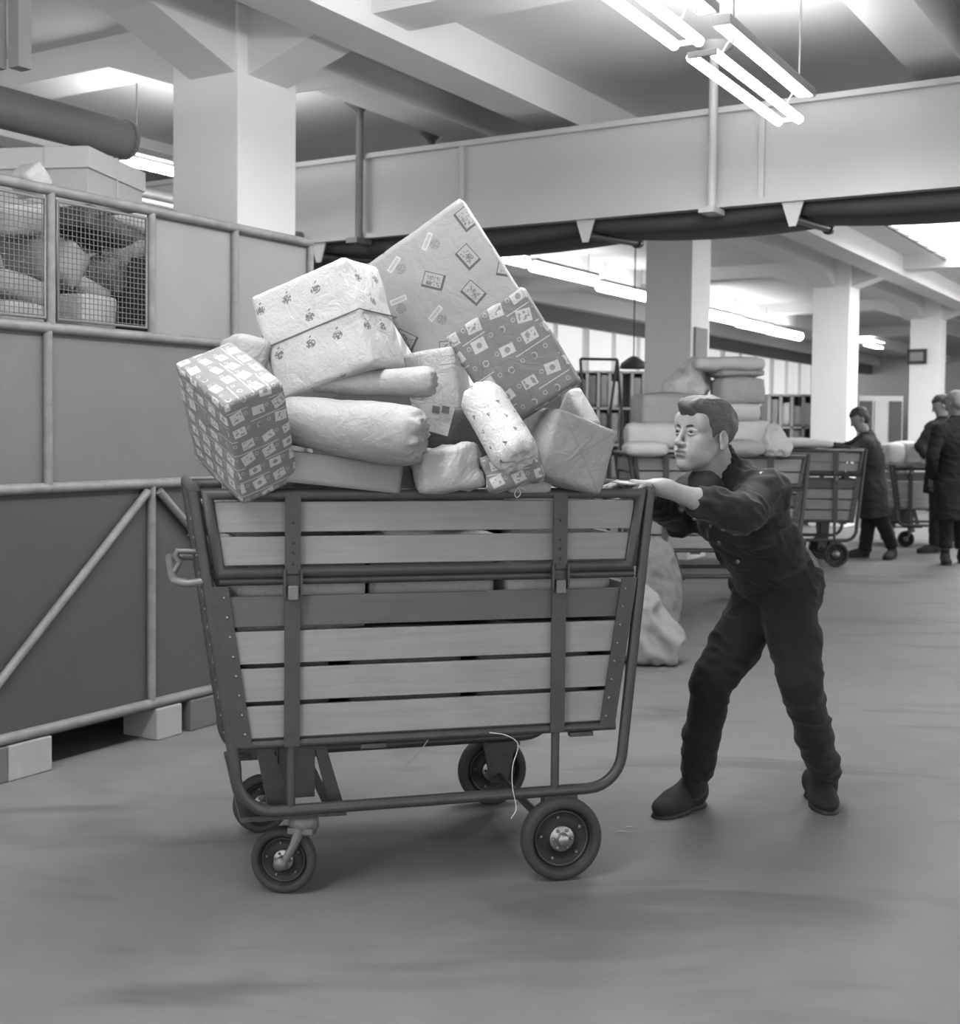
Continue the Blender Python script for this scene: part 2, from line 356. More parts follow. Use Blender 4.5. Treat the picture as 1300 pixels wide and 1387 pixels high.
def soft_box(name, c, R, h, m, parent=None, rad=.008, noise=.002, bulge=.004, seed=0, step=.013, nsc=14.0, **kw):
    """a wrapped parcel: rounded, slightly bulging and dented box (h half sizes)"""
    h = np.array(h, float); bm = bmesh.new()
    n = [max(3, min(46, int(2 * a / step))) for a in h]
    V = {}; vs = []; fs = []
    def vid(i, j, k):
        if (i, j, k) not in V: V[(i, j, k)] = len(vs); vs.append((-1 + 2 * i / n[0], -1 + 2 * j / n[1], -1 + 2 * k / n[2]))
        return V[(i, j, k)]
    for i in range(n[0]):
        for j in range(n[1]):
            for k in (0, n[2]): q = (vid(i, j, k), vid(i + 1, j, k), vid(i + 1, j + 1, k), vid(i, j + 1, k)); fs.append(q if k else q[::-1])
    for i in range(n[0]):
        for k in range(n[2]):
            for j in (0, n[1]): q = (vid(i, j, k), vid(i + 1, j, k), vid(i + 1, j, k + 1), vid(i, j, k + 1)); fs.append(q[::-1] if j else q)
    for j in range(n[1]):
        for k in range(n[2]):
            for i in (0, n[0]): q = (vid(i, j, k), vid(i, j + 1, k), vid(i, j + 1, k + 1), vid(i, j, k + 1)); fs.append(q if i else q[::-1])
    bm.free(); P = np.array(vs) * h
    inner = np.maximum(h - rad, 1e-4); Q = np.clip(P, -inner, inner); dlt = P - Q; L = np.linalg.norm(dlt, axis=1, keepdims=True) + 1e-9
    N = dlt / L; N[L[:, 0] < 1e-6] = 0; P = Q + N * rad
    U = P / h
    for ax in range(3):
        o = [i for i in range(3) if i != ax]; w = np.clip(1 - U[:, o[0]] ** 2, 0, 1) * np.clip(1 - U[:, o[1]] ** 2, 0, 1)
        P[:, ax] += np.sign(U[:, ax]) * (np.abs(U[:, ax]) > .9) * w * bulge
    nz = fbm(P * nsc + seed * 7.7, 3); P = P + N * (nz * noise)[:, None] + np.stack([fbm(P * nsc * .5 + seed + 3, 2), fbm(P * nsc * .5 + seed + 9, 2), fbm(P * nsc * .5 + seed + 5, 2)], 1) * noise * .6
    me = bpy.data.meshes.new(name); me.from_pydata([tuple(p) for p in P], [], fs); box_uv(me)
    o = link(name, me, m, parent, smooth=True, mw=mw_of(c, R))
    return tag(o, kw.get('label'), kw.get('cat'), kw.get('group'))
def corner_frame(pA, dA, p1, p2, p3):
    """a box corner seen in the picture with its three visible edges: solve the depths"""
    s = dA / FPX
    e = [np.array([(p[0] - pA[0]) * s, 0, -(p[1] - pA[1]) * s]) for p in (p1, p2, p3)]
    k = [-(e[0] @ e[1]), -(e[0] @ e[2]), -(e[1] @ e[2])]      # l1 l2, l1 l3, l2 l3
    l1 = math.sqrt(abs(k[0] * k[1] / k[2])); l2 = abs(k[0]) / l1; l3 = abs(k[1]) / l1
    e[0][1] = l1; e[1][1] = l2; e[2][1] = l3
    A = D(pA[0], pA[1], dA); L = [np.linalg.norm(x) for x in e]
    R = basis(e[0], e[1]); 
    if R[:, 2] @ e[2] < 0: R[:, 2] *= -1; 
    c = A + sum(e) / 2
    return c, R, [x / 2 for x in L]
def face_frame(pA, dA, pB, dB, pC, dC, t):
    """front face corner A with edges AB and AC, thickness t away from the camera"""
    A, B, Cc = D(*pA, dA), D(*pB, dB), D(*pC, dC); x = B - A; R = basis(x, Cc - A); hy = (Cc - A) @ R[:, 1] / 2; hx = np.linalg.norm(x) / 2
    n = R[:, 2]
    if n[1] < 0: n = -n
    R = np.column_stack([R[:, 0], R[:, 1], n])
    if np.linalg.det(R) < 0: Rr = np.column_stack([R[:, 0], n, R[:, 1]]); return A + R[:, 0] * hx + R[:, 1] * hy + n * t / 2, Rr, (hx, t / 2, hy)
    return A + R[:, 0] * hx + R[:, 1] * hy + n * t / 2, R, (hx, hy, t / 2)
def rh(c, R, h):
    if np.linalg.det(R) < 0: return c, np.column_stack([R[:, 1], R[:, 0], R[:, 2]]), [h[1], h[0], h[2]]
    return c, R, h
# ------------------------------------------------------------------ implicit surfaces
class Fld:
    def __init__(s, xs, ys, zs): s.x, s.y, s.z = [np.asarray(a, float) for a in (xs, ys, zs)]; s.V = np.full((len(xs), len(ys), len(zs)), .5, np.float32)
    @staticmethod
    def reg(lo, hi, h): return Fld(*[np.arange(lo[i] - 2 * h, hi[i] + 3 * h, h) for i in range(3)])
    def _op(s, fn, lo, hi, k, op):
        m = max(k, .004) + .012; sl = []
        for ax, A in enumerate((s.x, s.y, s.z)):
            a = max(0, np.searchsorted(A, lo[ax] - m) - 1); b = min(len(A), np.searchsorted(A, hi[ax] + m) + 1); sl.append(slice(a, b))
        if any(q.stop <= q.start for q in sl): return
        X = s.x[sl[0]][:, None, None]; Y = s.y[sl[1]][None, :, None]; Z = s.z[sl[2]][None, None, :]
        d = fn(X, Y, Z); v = s.V[tuple(sl)]
        if op == 'u':
            if k <= 0: v[...] = np.minimum(v, d)
            else: h = np.maximum(k - np.abs(v - d), 0) / k; v[...] = np.minimum(v, d) - h * h * k * .25
        else:
            d = -d
            if k <= 0: v[...] = np.maximum(v, d)
            else: h = np.maximum(k - np.abs(v - d), 0) / k; v[...] = np.maximum(v, d) + h * h * k * .25
    def cap(s, a, b, ra, rb=None, k=.02, op='u'):
        a = np.asarray(a, float); b = np.asarray(b, float); rb = ra if rb is None else rb; ba = b - a; L2 = ba @ ba + 1e-12; r = max(ra, rb)
        def fn(X, Y, Z):
            x, y, z = X - a[0], Y - a[1], Z - a[2]; t = np.clip((x * ba[0] + y * ba[1] + z * ba[2]) / L2, 0, 1)
            return np.sqrt((x - t * ba[0]) ** 2 + (y - t * ba[1]) ** 2 + (z - t * ba[2]) ** 2) - (ra + (rb - ra) * t)
        s._op(fn, np.minimum(a, b) - r, np.maximum(a, b) + r, k, op)
    def ell(s, c, r, R=None, k=.02, op='u'):
        c = np.asarray(c, float); R = np.eye(3) if R is None else np.asarray(R); m = max(r)
        def fn(X, Y, Z):
            x, y, z = X - c[0], Y - c[1], Z - c[2]
            q = [(x * R[0, i] + y * R[1, i] + z * R[2, i]) for i in range(3)]
            k0 = np.sqrt(sum((q[i] / r[i]) ** 2 for i in range(3))); k1 = np.sqrt(sum((q[i] / r[i] ** 2) ** 2 for i in range(3))) + 1e-9
            return k0 * (k0 - 1) / k1
        s._op(fn, c - m, c + m, k, op)
    def box(s, c, h, rad=.01, R=None, k=.0, op='u'):
        c = np.asarray(c, float); R = np.eye(3) if R is None else np.asarray(R); m = math.sqrt(sum(a * a for a in h))
        def fn(X, Y, Z):
            x, y, z = X - c[0], Y - c[1], Z - c[2]
            q = [np.abs(x * R[0, i] + y * R[1, i] + z * R[2, i]) - (h[i] - rad) for i in range(3)]
            o = np.sqrt(sum(np.maximum(a, 0) ** 2 for a in q)); return o + np.minimum(np.maximum(q[0], np.maximum(q[1], q[2])), 0) - rad
        s._op(fn, c - m, c + m, k, op)
    def mesh(s):
        V = s.V; ins = V < 0
        c = [ins[a:a + V.shape[0] - 1 or None, b:b + V.shape[1] - 1 or None, d:d + V.shape[2] - 1 or None] for a in (0, 1) for b in (0, 1) for d in (0, 1)]
        cnt = sum(q.astype(np.int8) for q in c); act = (cnt > 0) & (cnt < 8); I, J, K = np.nonzero(act)
        idx = -np.ones(act.shape, np.int64); idx[I, J, K] = np.arange(len(I))
        acc = np.zeros((len(I), 3)); w = np.zeros(len(I)); A = (s.x, s.y, s.z)
        for ax in range(3):
            o = [q for q in range(3) if q != ax]
            for p in (0, 1):
                for r in (0, 1):
                    off = [0, 0, 0]; off[o[0]] = p; off[o[1]] = r; i0 = (I + off[0], J + off[1], K + off[2]); off2 = off[:]; off2[ax] = 1
                    i1 = (I + off2[0], J + off2[1], K + off2[2]); v0 = V[i0]; v1 = V[i1]; cr = (v0 < 0) != (v1 < 0)
                    t = np.where(cr, v0 / np.where(cr, v0 - v1, 1), 0)
                    pt = np.stack([A[q][i0[q]] + (A[q][i1[q]] - A[q][i0[q]]) * t for q in range(3)], 1)
                    acc += pt * cr[:, None]; w += cr
        P = acc / w[:, None]; F_ = []
        for ax in range(3):
            o = [(ax + 1) % 3, (ax + 2) % 3]; sl0 = [slice(None)] * 3; sl1 = [slice(None)] * 3; sl0[ax] = slice(0, -1); sl1[ax] = slice(1, None)
            for q in o: sl0[q] = slice(1, -1); sl1[q] = slice(1, -1)
            a_, b_ = ins[tuple(sl0)], ins[tuple(sl1)]; ch = np.nonzero(a_ != b_)
            if not len(ch[0]): continue
            fl = a_[ch]; base = [ch[0].copy(), ch[1].copy(), ch[2].copy()]
            for q in o: base[q] = base[q] + 1
            def g(p, r):
                t = [base[0].copy(), base[1].copy(), base[2].copy()]; t[o[0]] -= p; t[o[1]] -= r; return idx[t[0], t[1], t[2]]
            Q = np.stack([g(1, 1), g(0, 1), g(0, 0), g(1, 0)], 1); Q[~fl] = Q[~fl][:, ::-1]; F_.append(Q)
        return P, np.concatenate(F_)
def vnormals(P, F_):
    n = np.zeros_like(P); fn = np.cross(P[F_[:, 2]] - P[F_[:, 0]], P[F_[:, 3]] - P[F_[:, 1]])
    for i in range(4): np.add.at(n, F_[:, i], fn)
    return n / (np.linalg.norm(n, axis=1, keepdims=True) + 1e-12)
def sdf_obj(name, fld, mats, parent=None, disp=None, smooth_it=1, mi=None, uv=False, o0=(0, 0, 0), **kw):
    P, F_ = fld.mesh()
    for _ in range(smooth_it):      # light relaxation of the grid steps
        s_ = np.zeros_like(P); c_ = np.zeros(len(P))
        for a in range(4):
            for b in ((a + 1) % 4, (a + 3) % 4): np.add.at(s_, F_[:, a], P[F_[:, b]]); np.add.at(c_, F_[:, a], 1)
        P = P * .45 + s_ / c_[:, None] * .55
    if disp is not None: P = P + vnormals(P, F_) * disp(P)[:, None]
    me = bpy.data.meshes.new(name); o0 = np.asarray(o0, float); me.from_pydata((P - o0).tolist(), [], F_.tolist())
    if uv: box_uv(me)
    o = link(name, me, mats, parent, smooth=True)
    if not parent: o.location = o0
    if mi is not None:
        me.polygons.foreach_set('material_index', mi(P[F_].mean(1)).astype(np.int32).tolist())
    return tag(o, kw.get('label'), kw.get('cat'), kw.get('group'))
def dup(root, loc, rz, label, group=None):
    r = root.copy(); COL.objects.link(r); r.location = loc; r.rotation_euler = (0, 0, rz); r['label'] = label
    if group: r['group'] = group
    elif 'group' in r: del r['group']
    for c in list(root.children):
        d = c.copy(); COL.objects.link(d); d.parent = r
        for g in c.children: e = g.copy(); COL.objects.link(e); e.parent = d
    return r
RA = np.column_stack([bV, aV, zV])        # building axes: x' = b, y' = a
def gbox(mb, a0, a1, b0, b1, z0, z1, mi=0, ch=0.0):
    mb.box(AB((a0 + a1) / 2, (b0 + b1) / 2, (z0 + z1) / 2), (abs(b1 - b0) / 2, abs(a1 - a0) / 2, abs(z1 - z0) / 2), RA, mi, ch)
def struct(name, mb, m, uv=False): return tag(mb.build(name, m, None, uv), kind='structure')
# ================================================================== the setting
ZC = 3.65
m = MB(); m.add([AB(-5, -16), AB(-5, 9), AB(40, 9), AB(40, -16)], [(0, 1, 2, 3)]); struct('floor', m, floorm)
m = MB(); gbox(m, -4, 40, -16, 7, ZC, ZC + .2); struct('ceiling', m, ceilm)
m = MB(); gbox(m, 39.8, 40, -16, 10, 0, ZC); struct('wall_far', m, mat('far_wall_paint', 215, .85, var=.1, vs=.7))
# left wall: solid below, glazing, plain band above
m = MB(); gbox(m, 0, 40, -10.3, -10.1, 0, 1.9); gbox(m, 0, 40, -10.3, -10.1, 3.1, ZC); struct('wall_left', m, mat('wall_band', 120, .85, var=.1, vs=1))
m = MB(); gbox(m, 0, 40, -10.1, -9.85, 3.36, ZC); struct('trim_1', m, mat('pale_cornice', 205, .8))
wg = mat('frosted_window', 215, .4, emit=.35)
n = 0
for k in range(8):
    a0 = 10 + k * 3.4; n += 1
    m = MB(); gbox(m, a0, a0 + 3.3, -10.24, -10.2, 1.95, 3.1); w = struct('window_%d' % n, m, wg)
    m = MB()
    for q in range(4): gbox(m, a0 + q * 1.1 - .012, a0 + q * 1.1 + .012, -10.2, -10.12, 1.9, 3.1)
    gbox(m, a0, a0 + 3.3, -10.2, -10.12, 1.9, 1.95); m.build('window_frame', mat('window_frame_paint', 235, .7), w)
# columns of the row, with their frame beams and haunches
colmat = mat('column_paint', 244, .8, var=.04, vs=2.5)
cols = [(5.31, -4.86), (11.77, -4.77), (17.16, -4.68), (22.6, -4.6), (28.5, -4.6), (34.0, -4.6)]
bw = .34
for i, (a0, b1) in enumerate(cols):
    m = MB(); gbox(m, a0, a0 + .5, b1 - .5, b1, 0, ZC, ch=.006)
    o = struct('column', m, colmat)
    o['label'] = ['thick white square column behind the wire-mesh storage cage', 'white square column behind the leaning worker, with a grey notice board on it', 'white square column beside the man bending over a cart',
                  'white square column with a dark framed sign near the far workers', 'distant white column beyond the framed sign column', 'farthest white column at the end of the hall'][i]
def prism(m, pts, n0, w, mi=0):
    """pts: outline in (s,z) extruded w along n0; s measured along dir"""
    k = len(pts); v = [p - n0 * w / 2 for p in pts] + [p + n0 * w / 2 for p in pts]
    m.add(v, [tuple(range(k))[::-1], tuple(range(k, 2 * k))] + [(i, (i + 1) % k, k + (i + 1) % k, k + i) for i in range(k)], mi)
beamm = mat('beam_paint', 222, .85, var=.06, vs=1.4)
def haunched(m, ac, b0, b1, cols_b, along, zb=3.47, zh=3.27, hl=.62):
    """beam along b (cross) or a (long) at the other coordinate ac; haunches near the column faces"""
    pts = [(b0, ZC), (b0, zb)]
    for (c0, c1) in cols_b: pts += [(c0 - hl, zb), (c0, zh), (c1, zh), (c1 + hl, zb)]
    pts += [(b1, zb), (b1, ZC)]
    # split into convex pieces
    for (s0, z0), (s1, z1) in zip(pts[1:-2], pts[2:-1]):
        if abs(s1 - s0) < 1e-6: continue
        P = [(s0, ZC), (s0, z0), (s1, z1), (s1, ZC)]
        pp = [AB(ac, s, z) if along == 'b' else AB(s, ac, z) for s, z in P]
        prism(m, pp, aV if along == 'b' else bV, bw)
for i, (a0, b1) in enumerate(cols[:5]):
    m = MB(); haunched(m, a0 + .25, -10.1, 6, [(b1 - .5, b1)], 'b'); struct('trim_%d' % (2 + i), m, beamm)
m = MB(); haunched(m, -5.05, -5, 40, [(c[0], c[0] + .5) for c in cols], 'a'); struct('trim_8', m, beamm)
for i, (b0, b1) in enumerate([(-4.0, -4.32), (-1.45, -1.75), (-.75, -1.0), (1.4, 1.7), (-8.1, -7.8)]):
    m = MB(); gbox(m, -5, 40, b0, b1, 3.39, ZC); struct('trim_%d' % (9 + i), m, beamm)
# ------------------------------------------------------------------ overhead conveyor
cv = empty('overhead_conveyor', AB(7.8, -3, 2.6), 0, 'pale grey overhead conveyor housing with dark belt slung beneath, crossing the hall', 'conveyor')
def part(mb, name, mats, root, uv=False):
    o = mb.build(name, mats, None, uv); root_inv = Matrix.Translation(-root.location); o.parent = root; o.matrix_parent_inverse = Matrix(((1, 0, 0, 0), (0, 1, 0, 0), (0, 0, 1, 0), (0, 0, 0, 1)))
    # bake: keep world position with a clean local matrix
    o.data.transform(Matrix.Rotation(-root.rotation_euler[2], 4, 'Z') @ root_inv); return o
panel = mat('conveyor_panel_paint', 205, .45, var=.06, vs=2.0, spec=.6)
m = MB(); gbox(m, 7.4, 7.43, -9.8, 5, 2.68, 3.26); gbox(m, 7.36, 7.43, -9.8, 5, 3.24, 3.275); gbox(m, 7.35, 7.43, -9.8, 5, 2.665, 2.70); part(m, 'side_panel', panel, cv)
m = MB(); gbox(m, 8.32, 8.35, -9.8, 5, 2.68, 3.26); part(m, 'side_panel', panel, cv)
m = MB(); gbox(m, 7.43, 8.32, -9.8, 5, 2.9, 2.93); part(m, 'belt_bed', mat('belt_bed', 120, .6), cv)
for px in (627, 1032):
    q = PL(px, 240, AB(7.4, 0), aV) @ bV; m = MB(); gbox(m, 7.375, 7.402, q - .018, q + .018, 2.69, 3.25, ch=.003)
    m.build if False else None; part(m, 'stiffener', panel, cv)
for (b, a) in ((-5.54, 7.33), (PL(965, 200, AB(7.33, 0), aV) @ bV, 7.33), (-5.62, 8.38)):
    m = MB(); m.tube([AB(a, b, 2.62), AB(a, b, ZC)], .028 if a < 8 else .03, 10); m.lathe(AB(a, b, ZC), (0, 0, -1), [(.11, 0), (.11, .02), (.05, .06), (.03, .08)], 14)
    m.box(AB(a, b, 2.64), (.05, .09, .018), RA); part(m, 'hanger_rod', panel if a < 8 and b > -5 else steel2, cv)
beltm = mat('dark_belt_canvas', 74, .75, var=.25, vs=3, bump=.15, bs=6)
spans = [(-8.2, -5.95), (-5.95, -3.74), (-3.74, -2.36), (-2.36, -.75), (-.75, 1.2)]
for (b0, b1) in spans:
    m = MB(); N = 24
    for w, (aa, ab) in enumerate([(7.44, 8.28)]):
        vs = []; fs = []
        for i in range(N + 1):
            t = i / N; b = b0 + (b1 - b0) * t; z = 2.60 - .045 * 4 * t * (1 - t) * (b1 - b0) / 2
            for (a, dz) in ((aa, .08), (aa + .02, 0), (aa + .25, .01), (ab - .25, .03), (ab, .05), (ab + .02, .12)): vs.append(AB(a, b, z + dz))
        for i in range(N):
            for k in range(5): fs.append((i * 6 + k, i * 6 + k + 1, (i + 1) * 6 + k + 1, (i + 1) * 6 + k))
        m.add(vs, fs, 0, True)
    gbox(m, 7.46, 7.5, b0, b1, 2.61, 2.68)
    o = part(m, 'belt_sheet', beltm, cv); sm = o.modifiers.new('thick', 'SOLIDIFY'); sm.thickness = .008
for b in (-5.95, -3.735, -2.36, -.75):
    m = MB(); w = .075
    prism(m, [AB(7.38, b - w, 2.69), AB(7.38, b - .02, 2.52), AB(7.38, b + .02, 2.52), AB(7.38, b + w, 2.69)], aV, .012); part(m, 'bracket', panel, cv)
    m = MB(); m.tube([AB(7.4, b, 2.57), AB(8.3, b - .06, 2.64)], .026, 12); m.tube([AB(8.3, b - .06, 2.64), AB(8.36, b - .065, 2.644)], .038, 12); part(m, 'roller', steel, cv)
# ------------------------------------------------------------------ lamps
tubem = mat('lit_tube', 255, .4, emit=7.0)
refl = mat('white_reflector', 150, .5)
UPF, DNF = .8, .4
def lamp(c, ax, L, label, cat='ceiling lamp', n=2, hang=0.0, group=None, power=30.0, light=True, w=.11, name='fluorescent_lamp', tr=.023):
    """fluorescent fitting: c centre, ax unit axis, L tube length"""
    ax = np.asarray(ax, float); ang = math.atan2(ax[1], ax[0]); e = empty(name, c, ang, label, cat, group); R = Rz(ang); c = np.asarray(c)
    m = MB()
    m.box((0, -.09 if n == 2 else 0, .15 if n == 2 else .09), (L / 2 + .03, w * .4, .022), None, 0, .006)
    if n == 2:
        for s in (-.38, .38): m.box((L * s, -.045, .085), (.004, .05, .004), np.array([[1, 0, 0], [0, .57, .82], [0, -.82, .57]]))
    m.build('reflector', refl, e)
    for s in (-1, 1):
        m = MB(); m.box((s * (L / 2 + .012), 0, .02), (.008, w * .62, .014), None, 0, .004); m.build('end_cap', refl, e)
    for k in range(n):
        y = 0 if n == 1 else (-w * .5 if k == 0 else w * .5)
        m = MB(); m.tube([(-L / 2, y, .015), (L / 2, y, .015)], tr, 12); m.build('tube', tubem, e)
    hang = min(hang, ZC - float(c[2]) - .092)
    if hang > 0:
        for s in (-.4, .4): m = MB(); m.tube([(L * s, -.09 if n == 2 else 0, .09), (L * s, -.09 if n == 2 else 0, .09 + hang)], .005, 6); m.build('suspension_rod', steel2, e)
    if light:
        for up in (0, 1):
            ld = bpy.data.lights.new('tube_light', 'AREA'); ld.shape = 'RECTANGLE'; ld.size = L; ld.size_y = .25; ld.energy = power * (UPF * min(1, max(.06, (ZC - float(c[2])) / .72)) if up else DNF)
            lo = bpy.data.objects.new('tube_light', ld); COL.objects.link(lo); lo.parent = e; lo.location = (0, 0, .125 if up else -.02)
            if up: lo.rotation_euler = (PI, 0, 0)
    return e
p0, p1 = G(952, 80, 2.93), G(1068, 167, 2.93)
ax = (p1 - p0) / np.linalg.norm(p1 - p0); Lt = np.linalg.norm(p1 - p0)
lamp((p0 + p1) / 2, ax, Lt, 'twin-tube fluorescent lamp hung in front of the conveyor housing, nearer the long pale column row', hang=.62, power=38, group=None)
lamp((p0 + p1) / 2 - ax * (Lt + .2), ax, Lt, 'twin-tube fluorescent lamp running out of the top edge of the picture', hang=.62, power=38)
for k, dd in enumerate((2, 3, 4)):  # unseen lamps, added behind the viewpoint to light the cart front
    lamp((p0 + p1) / 2 - ax * (Lt + .2) * dd, ax, Lt, 'added twin-tube fluorescent lamp continuing the hanging row, unseen', hang=.62, power=42, group='added hanging lamps behind the viewpoint')
# short lamp above the cage, far tubes in rows
p0, p1 = G(140, 213, 2.95), G(236, 236, 2.95); ax2 = (p1 - p0) / np.linalg.norm(p1 - p0)
lamp(p0 + ax2 * .75, ax2, 1.2, 'lit fluorescent lamp over the cage, partly hidden by the thick column', n=1, hang=.6, power=15, tr=.032)
row = [((655, 343), (712, 356)), ((720, 362), (806, 381)), ((811, 387), (876, 405)), ((955, 425), (1000, 436)), ((1000, 438), (1042, 446)), ((1042, 448), (1083, 456))]
for k, (q0, q1) in enumerate(row):
    z = 3.2; b0 = -7.6; p0 = PL(*q0, bV * b0, bV); p1 = PL(*q1, bV * b0, bV); z = (p0[2] + p1[2]) / 2
    a0, a1 = p0 @ aV, p1 @ aV
    lamp(AB((a0 + a1) / 2, b0, z), aV, abs(a1 - a0) * .96, ['lit tube lamp half hidden behind the big card-pattern parcel', 'lit tube lamp in the far row, longest one clear of the parcels', 'lit tube lamp in the far row, just touching the second white column', 'lit tube lamp in the far row, first past the second column', 'lit tube lamp in the far row, middle of the three past the second column', 'lit tube lamp ending the far row'][k],
         n=1, hang=.3, power=6, tr=.075 if k < 3 else .09, w=.16)
for k, (bq, aq) in enumerate(((-1.2, 12.5), (-1.2, 16), (1.6, 7.5), (1.6, 11), (1.6, 15), (-7.6, 30), (-1.2, 22), (-1.2, 28))):  # lamps added in the outer bays for more light at the back
    lamp(AB(aq, bq, 3.3), aV, 1.2, 'added twin-tube ceiling lamp, unseen, over the right-hand bay' if k != 5 else 'added twin-tube lamp deep in the hall past the far row', hang=.05, power=85 if aq > 11 else 45, group='added ceiling lamps of the outer bays')
# bright louvred ceiling light
e = empty('louvre_light', AB(15, -2.6, 3.5), 0, 'large bright louvred ceiling light beyond the conveyor at the right edge', 'ceiling light')
m = MB(); gbox(m, 14.0, 21.5, -3.45, -1.85, 3.585, 3.6); part(m, 'diffuser', mat('louvre_diffuser', 250, .4, emit=3.2), e)
m = MB()
for k in range(16): gbox(m, 14.0 + k * .5, 14.02 + k * .5, -3.45, -1.85, 3.57, 3.59)
for b in (-3.47, -2.66, -1.83): gbox(m, 14.0, 21.5, b - .015, b + .015, 3.56, 3.59)
part(m, 'louvre_frame', steel, e)
ld = bpy.data.lights.new('louvre_glow', 'AREA'); ld.shape = 'RECTANGLE'; ld.size = 1.5; ld.size_y = 7; ld.energy = 130
lo = bpy.data.objects.new('louvre_glow', ld); COL.objects.link(lo); lo.parent = e; lo.location = AB(2.7, -.05, 0); lo.rotation_euler = (0, 0, -AZ)
# ventilation duct, pipes upper left
m = MB(); m.tube([AB(1.0, -5.62, 2.95), AB(5.17, -5.62, 2.95)], .108, 28); m.lathe(AB(5.17, -5.62, 2.95), aV, [(.108, 0), (.114, .0), (.114, .03), (.1, .03), (.095, -.05)], 28)
tag(m.build('ventilation_duct', mat('duct_grey', 135, .55, var=.1, vs=4)), 'round grey ventilation duct above the wire-mesh cage', 'duct')
m = MB(); m.tube([AB(2.0, -6.15, 2.72), AB(9, -6.15, 2.72)], .045, 12); m.tube([AB(2.0, -6.4, 2.85), AB(9, -6.4, 2.85)], .045, 12); tag(m.build('ceiling_pipe', steel2), 'pair of thin grey pipes running under the duct', 'pipe')
m = MB(); q = D(27, 60, 5.6); m.box((q[0], q[1], (ZC + 2.86) / 2), (.035, .035, (ZC - 2.86) / 2), RA, 0, .004); m.box((q[0] - .09, q[1], (ZC + 2.86) / 2), (.02, .02, (ZC - 2.86) / 2), RA)
tag(m.build('cable_trunking', mat('trunking_grey', 165, .6)), 'upright grey cable trunking at the upper left corner', 'trunking')
m = MB(); q = G(123, 115, 3.4); m.tube([q, q + zV * .25], .008, 6); m.build if 0 else None
# ================================================================== storage cage
FB = -3.816
ctube = mat('worn_cage_tube', 118, .5, var=.55, vs=13, bump=.2, bs=40)
cg = empty('storage_cage', AB(3.4, FB), 0, 'tall tubular steel storage cage with dark sheet panels and wire mesh windows', 'storage cage')
def gt(m, a0, z0, a1, z1, r=.019, b0=FB, b1=None): m.tube([AB(a0, b0, z0), AB(a1, b0 if b1 is None else b1, z1)], r, 12)
AE = 4.668; AS = 2.15; DP = 1.0
for z in (2.165, 1.655, 1.06, .155):
    m = MB(); gt(m, AS, z, AE, z, .021); part(m, 'rail', ctube, cg)
for z in (2.165, .155):
    m = MB(); gt(m, AS, z, AE, z, .021, FB - DP); part(m, 'rail', ctube, cg)
    for a in (AS, AE): m = MB(); m.tube([AB(a, FB, z), AB(a, FB - DP, z)], .02, 10); part(m, 'rail', ctube, cg)
for a in (3.6, 4.1): m = MB(); m.tube([AB(a, FB, 2.165), AB(a, FB - DP, 2.165)], .016, 10); part(m, 'rail', ctube, cg)
for a, z0, z1 in ((3.16, 1.655, 2.165), (3.662, 1.655, 2.165), (4.152, 1.655, 2.165), (AE, .155, 2.165), (3.145, 1.06, 1.655), (3.662, .155, 1.06), (AS, .155, 2.165)):
    m = MB(); gt(m, a, z0, a, z1, .018); part(m, 'post', ctube, cg)
for a in (AS, AE): m = MB(); gt(m, a, .155, a, 2.165, .018, FB - DP); part(m, 'post', ctube, cg)
for s in (-1, 1):
    q = PL(15, 900, AB(0, FB), bV) if s < 0 else PL(300, 768, AB(0, FB), bV); m = MB(); d_ = (q - AB(3.662, FB, 1.05)); a_ = d_ @ aV; z_ = d_[2]; k = (.17 - 1.05) / z_ if s < 0 else 1.0
    if s < 0 and 3.66 + a_ * k < AS: k = (AS - 3.66) / a_
    if s > 0: k = min((AE - 3.68) / a_, .86 / -z_)
    gt(m, 3.662 + s * .03, 1.03, 3.662 + a_ * k, 1.05 + z_ * k, .017, FB + .012); part(m, 'brace', ctube, cg)
pdk = mat('dark_sheet_panel', 78, .6, var=.16, vs=3.5, bump=.05, bs=40); pmd = mat('grey_sheet_panel', 116, .6, var=.14, vs=4, bump=.05, bs=40); plt = mat('pale_sheet_panel', 146, .6, var=.12, vs=5, bump=.05, bs=40)
def pan(a0, a1, z0, z1, mm): m = MB(); gbox(m, a0, a1, FB - .018, FB - .010, z0, z1); part(m, 'sheet_panel', mm, cg)
pan(AS, 3.655, .16, 1.05, pdk); pan(3.665, AE, .16, 1.05, pdk)
pan(AS, 3.14, 1.07, 1.645, pmd); pan(3.15, AE, 1.07, 1.645, pmd)
pan(3.68, 4.14, 1.665, 2.15, plt); pan(4.165, AE - .01, 1.665, 2.15, plt)
m = MB(); gbox(m, AS, AE, FB - DP, FB, .13, .15); part(m, 'deck', pdk, cg)
m = MB(); gbox(m, AE - .012, AE - .004, FB - DP, FB, .16, 2.15); part(m, 'sheet_panel', pmd, cg)
m = MB(); gbox(m, AS, AE, FB - DP - .01, FB - DP, .16, 2.0); part(m, 'sheet_panel', pdk, cg)
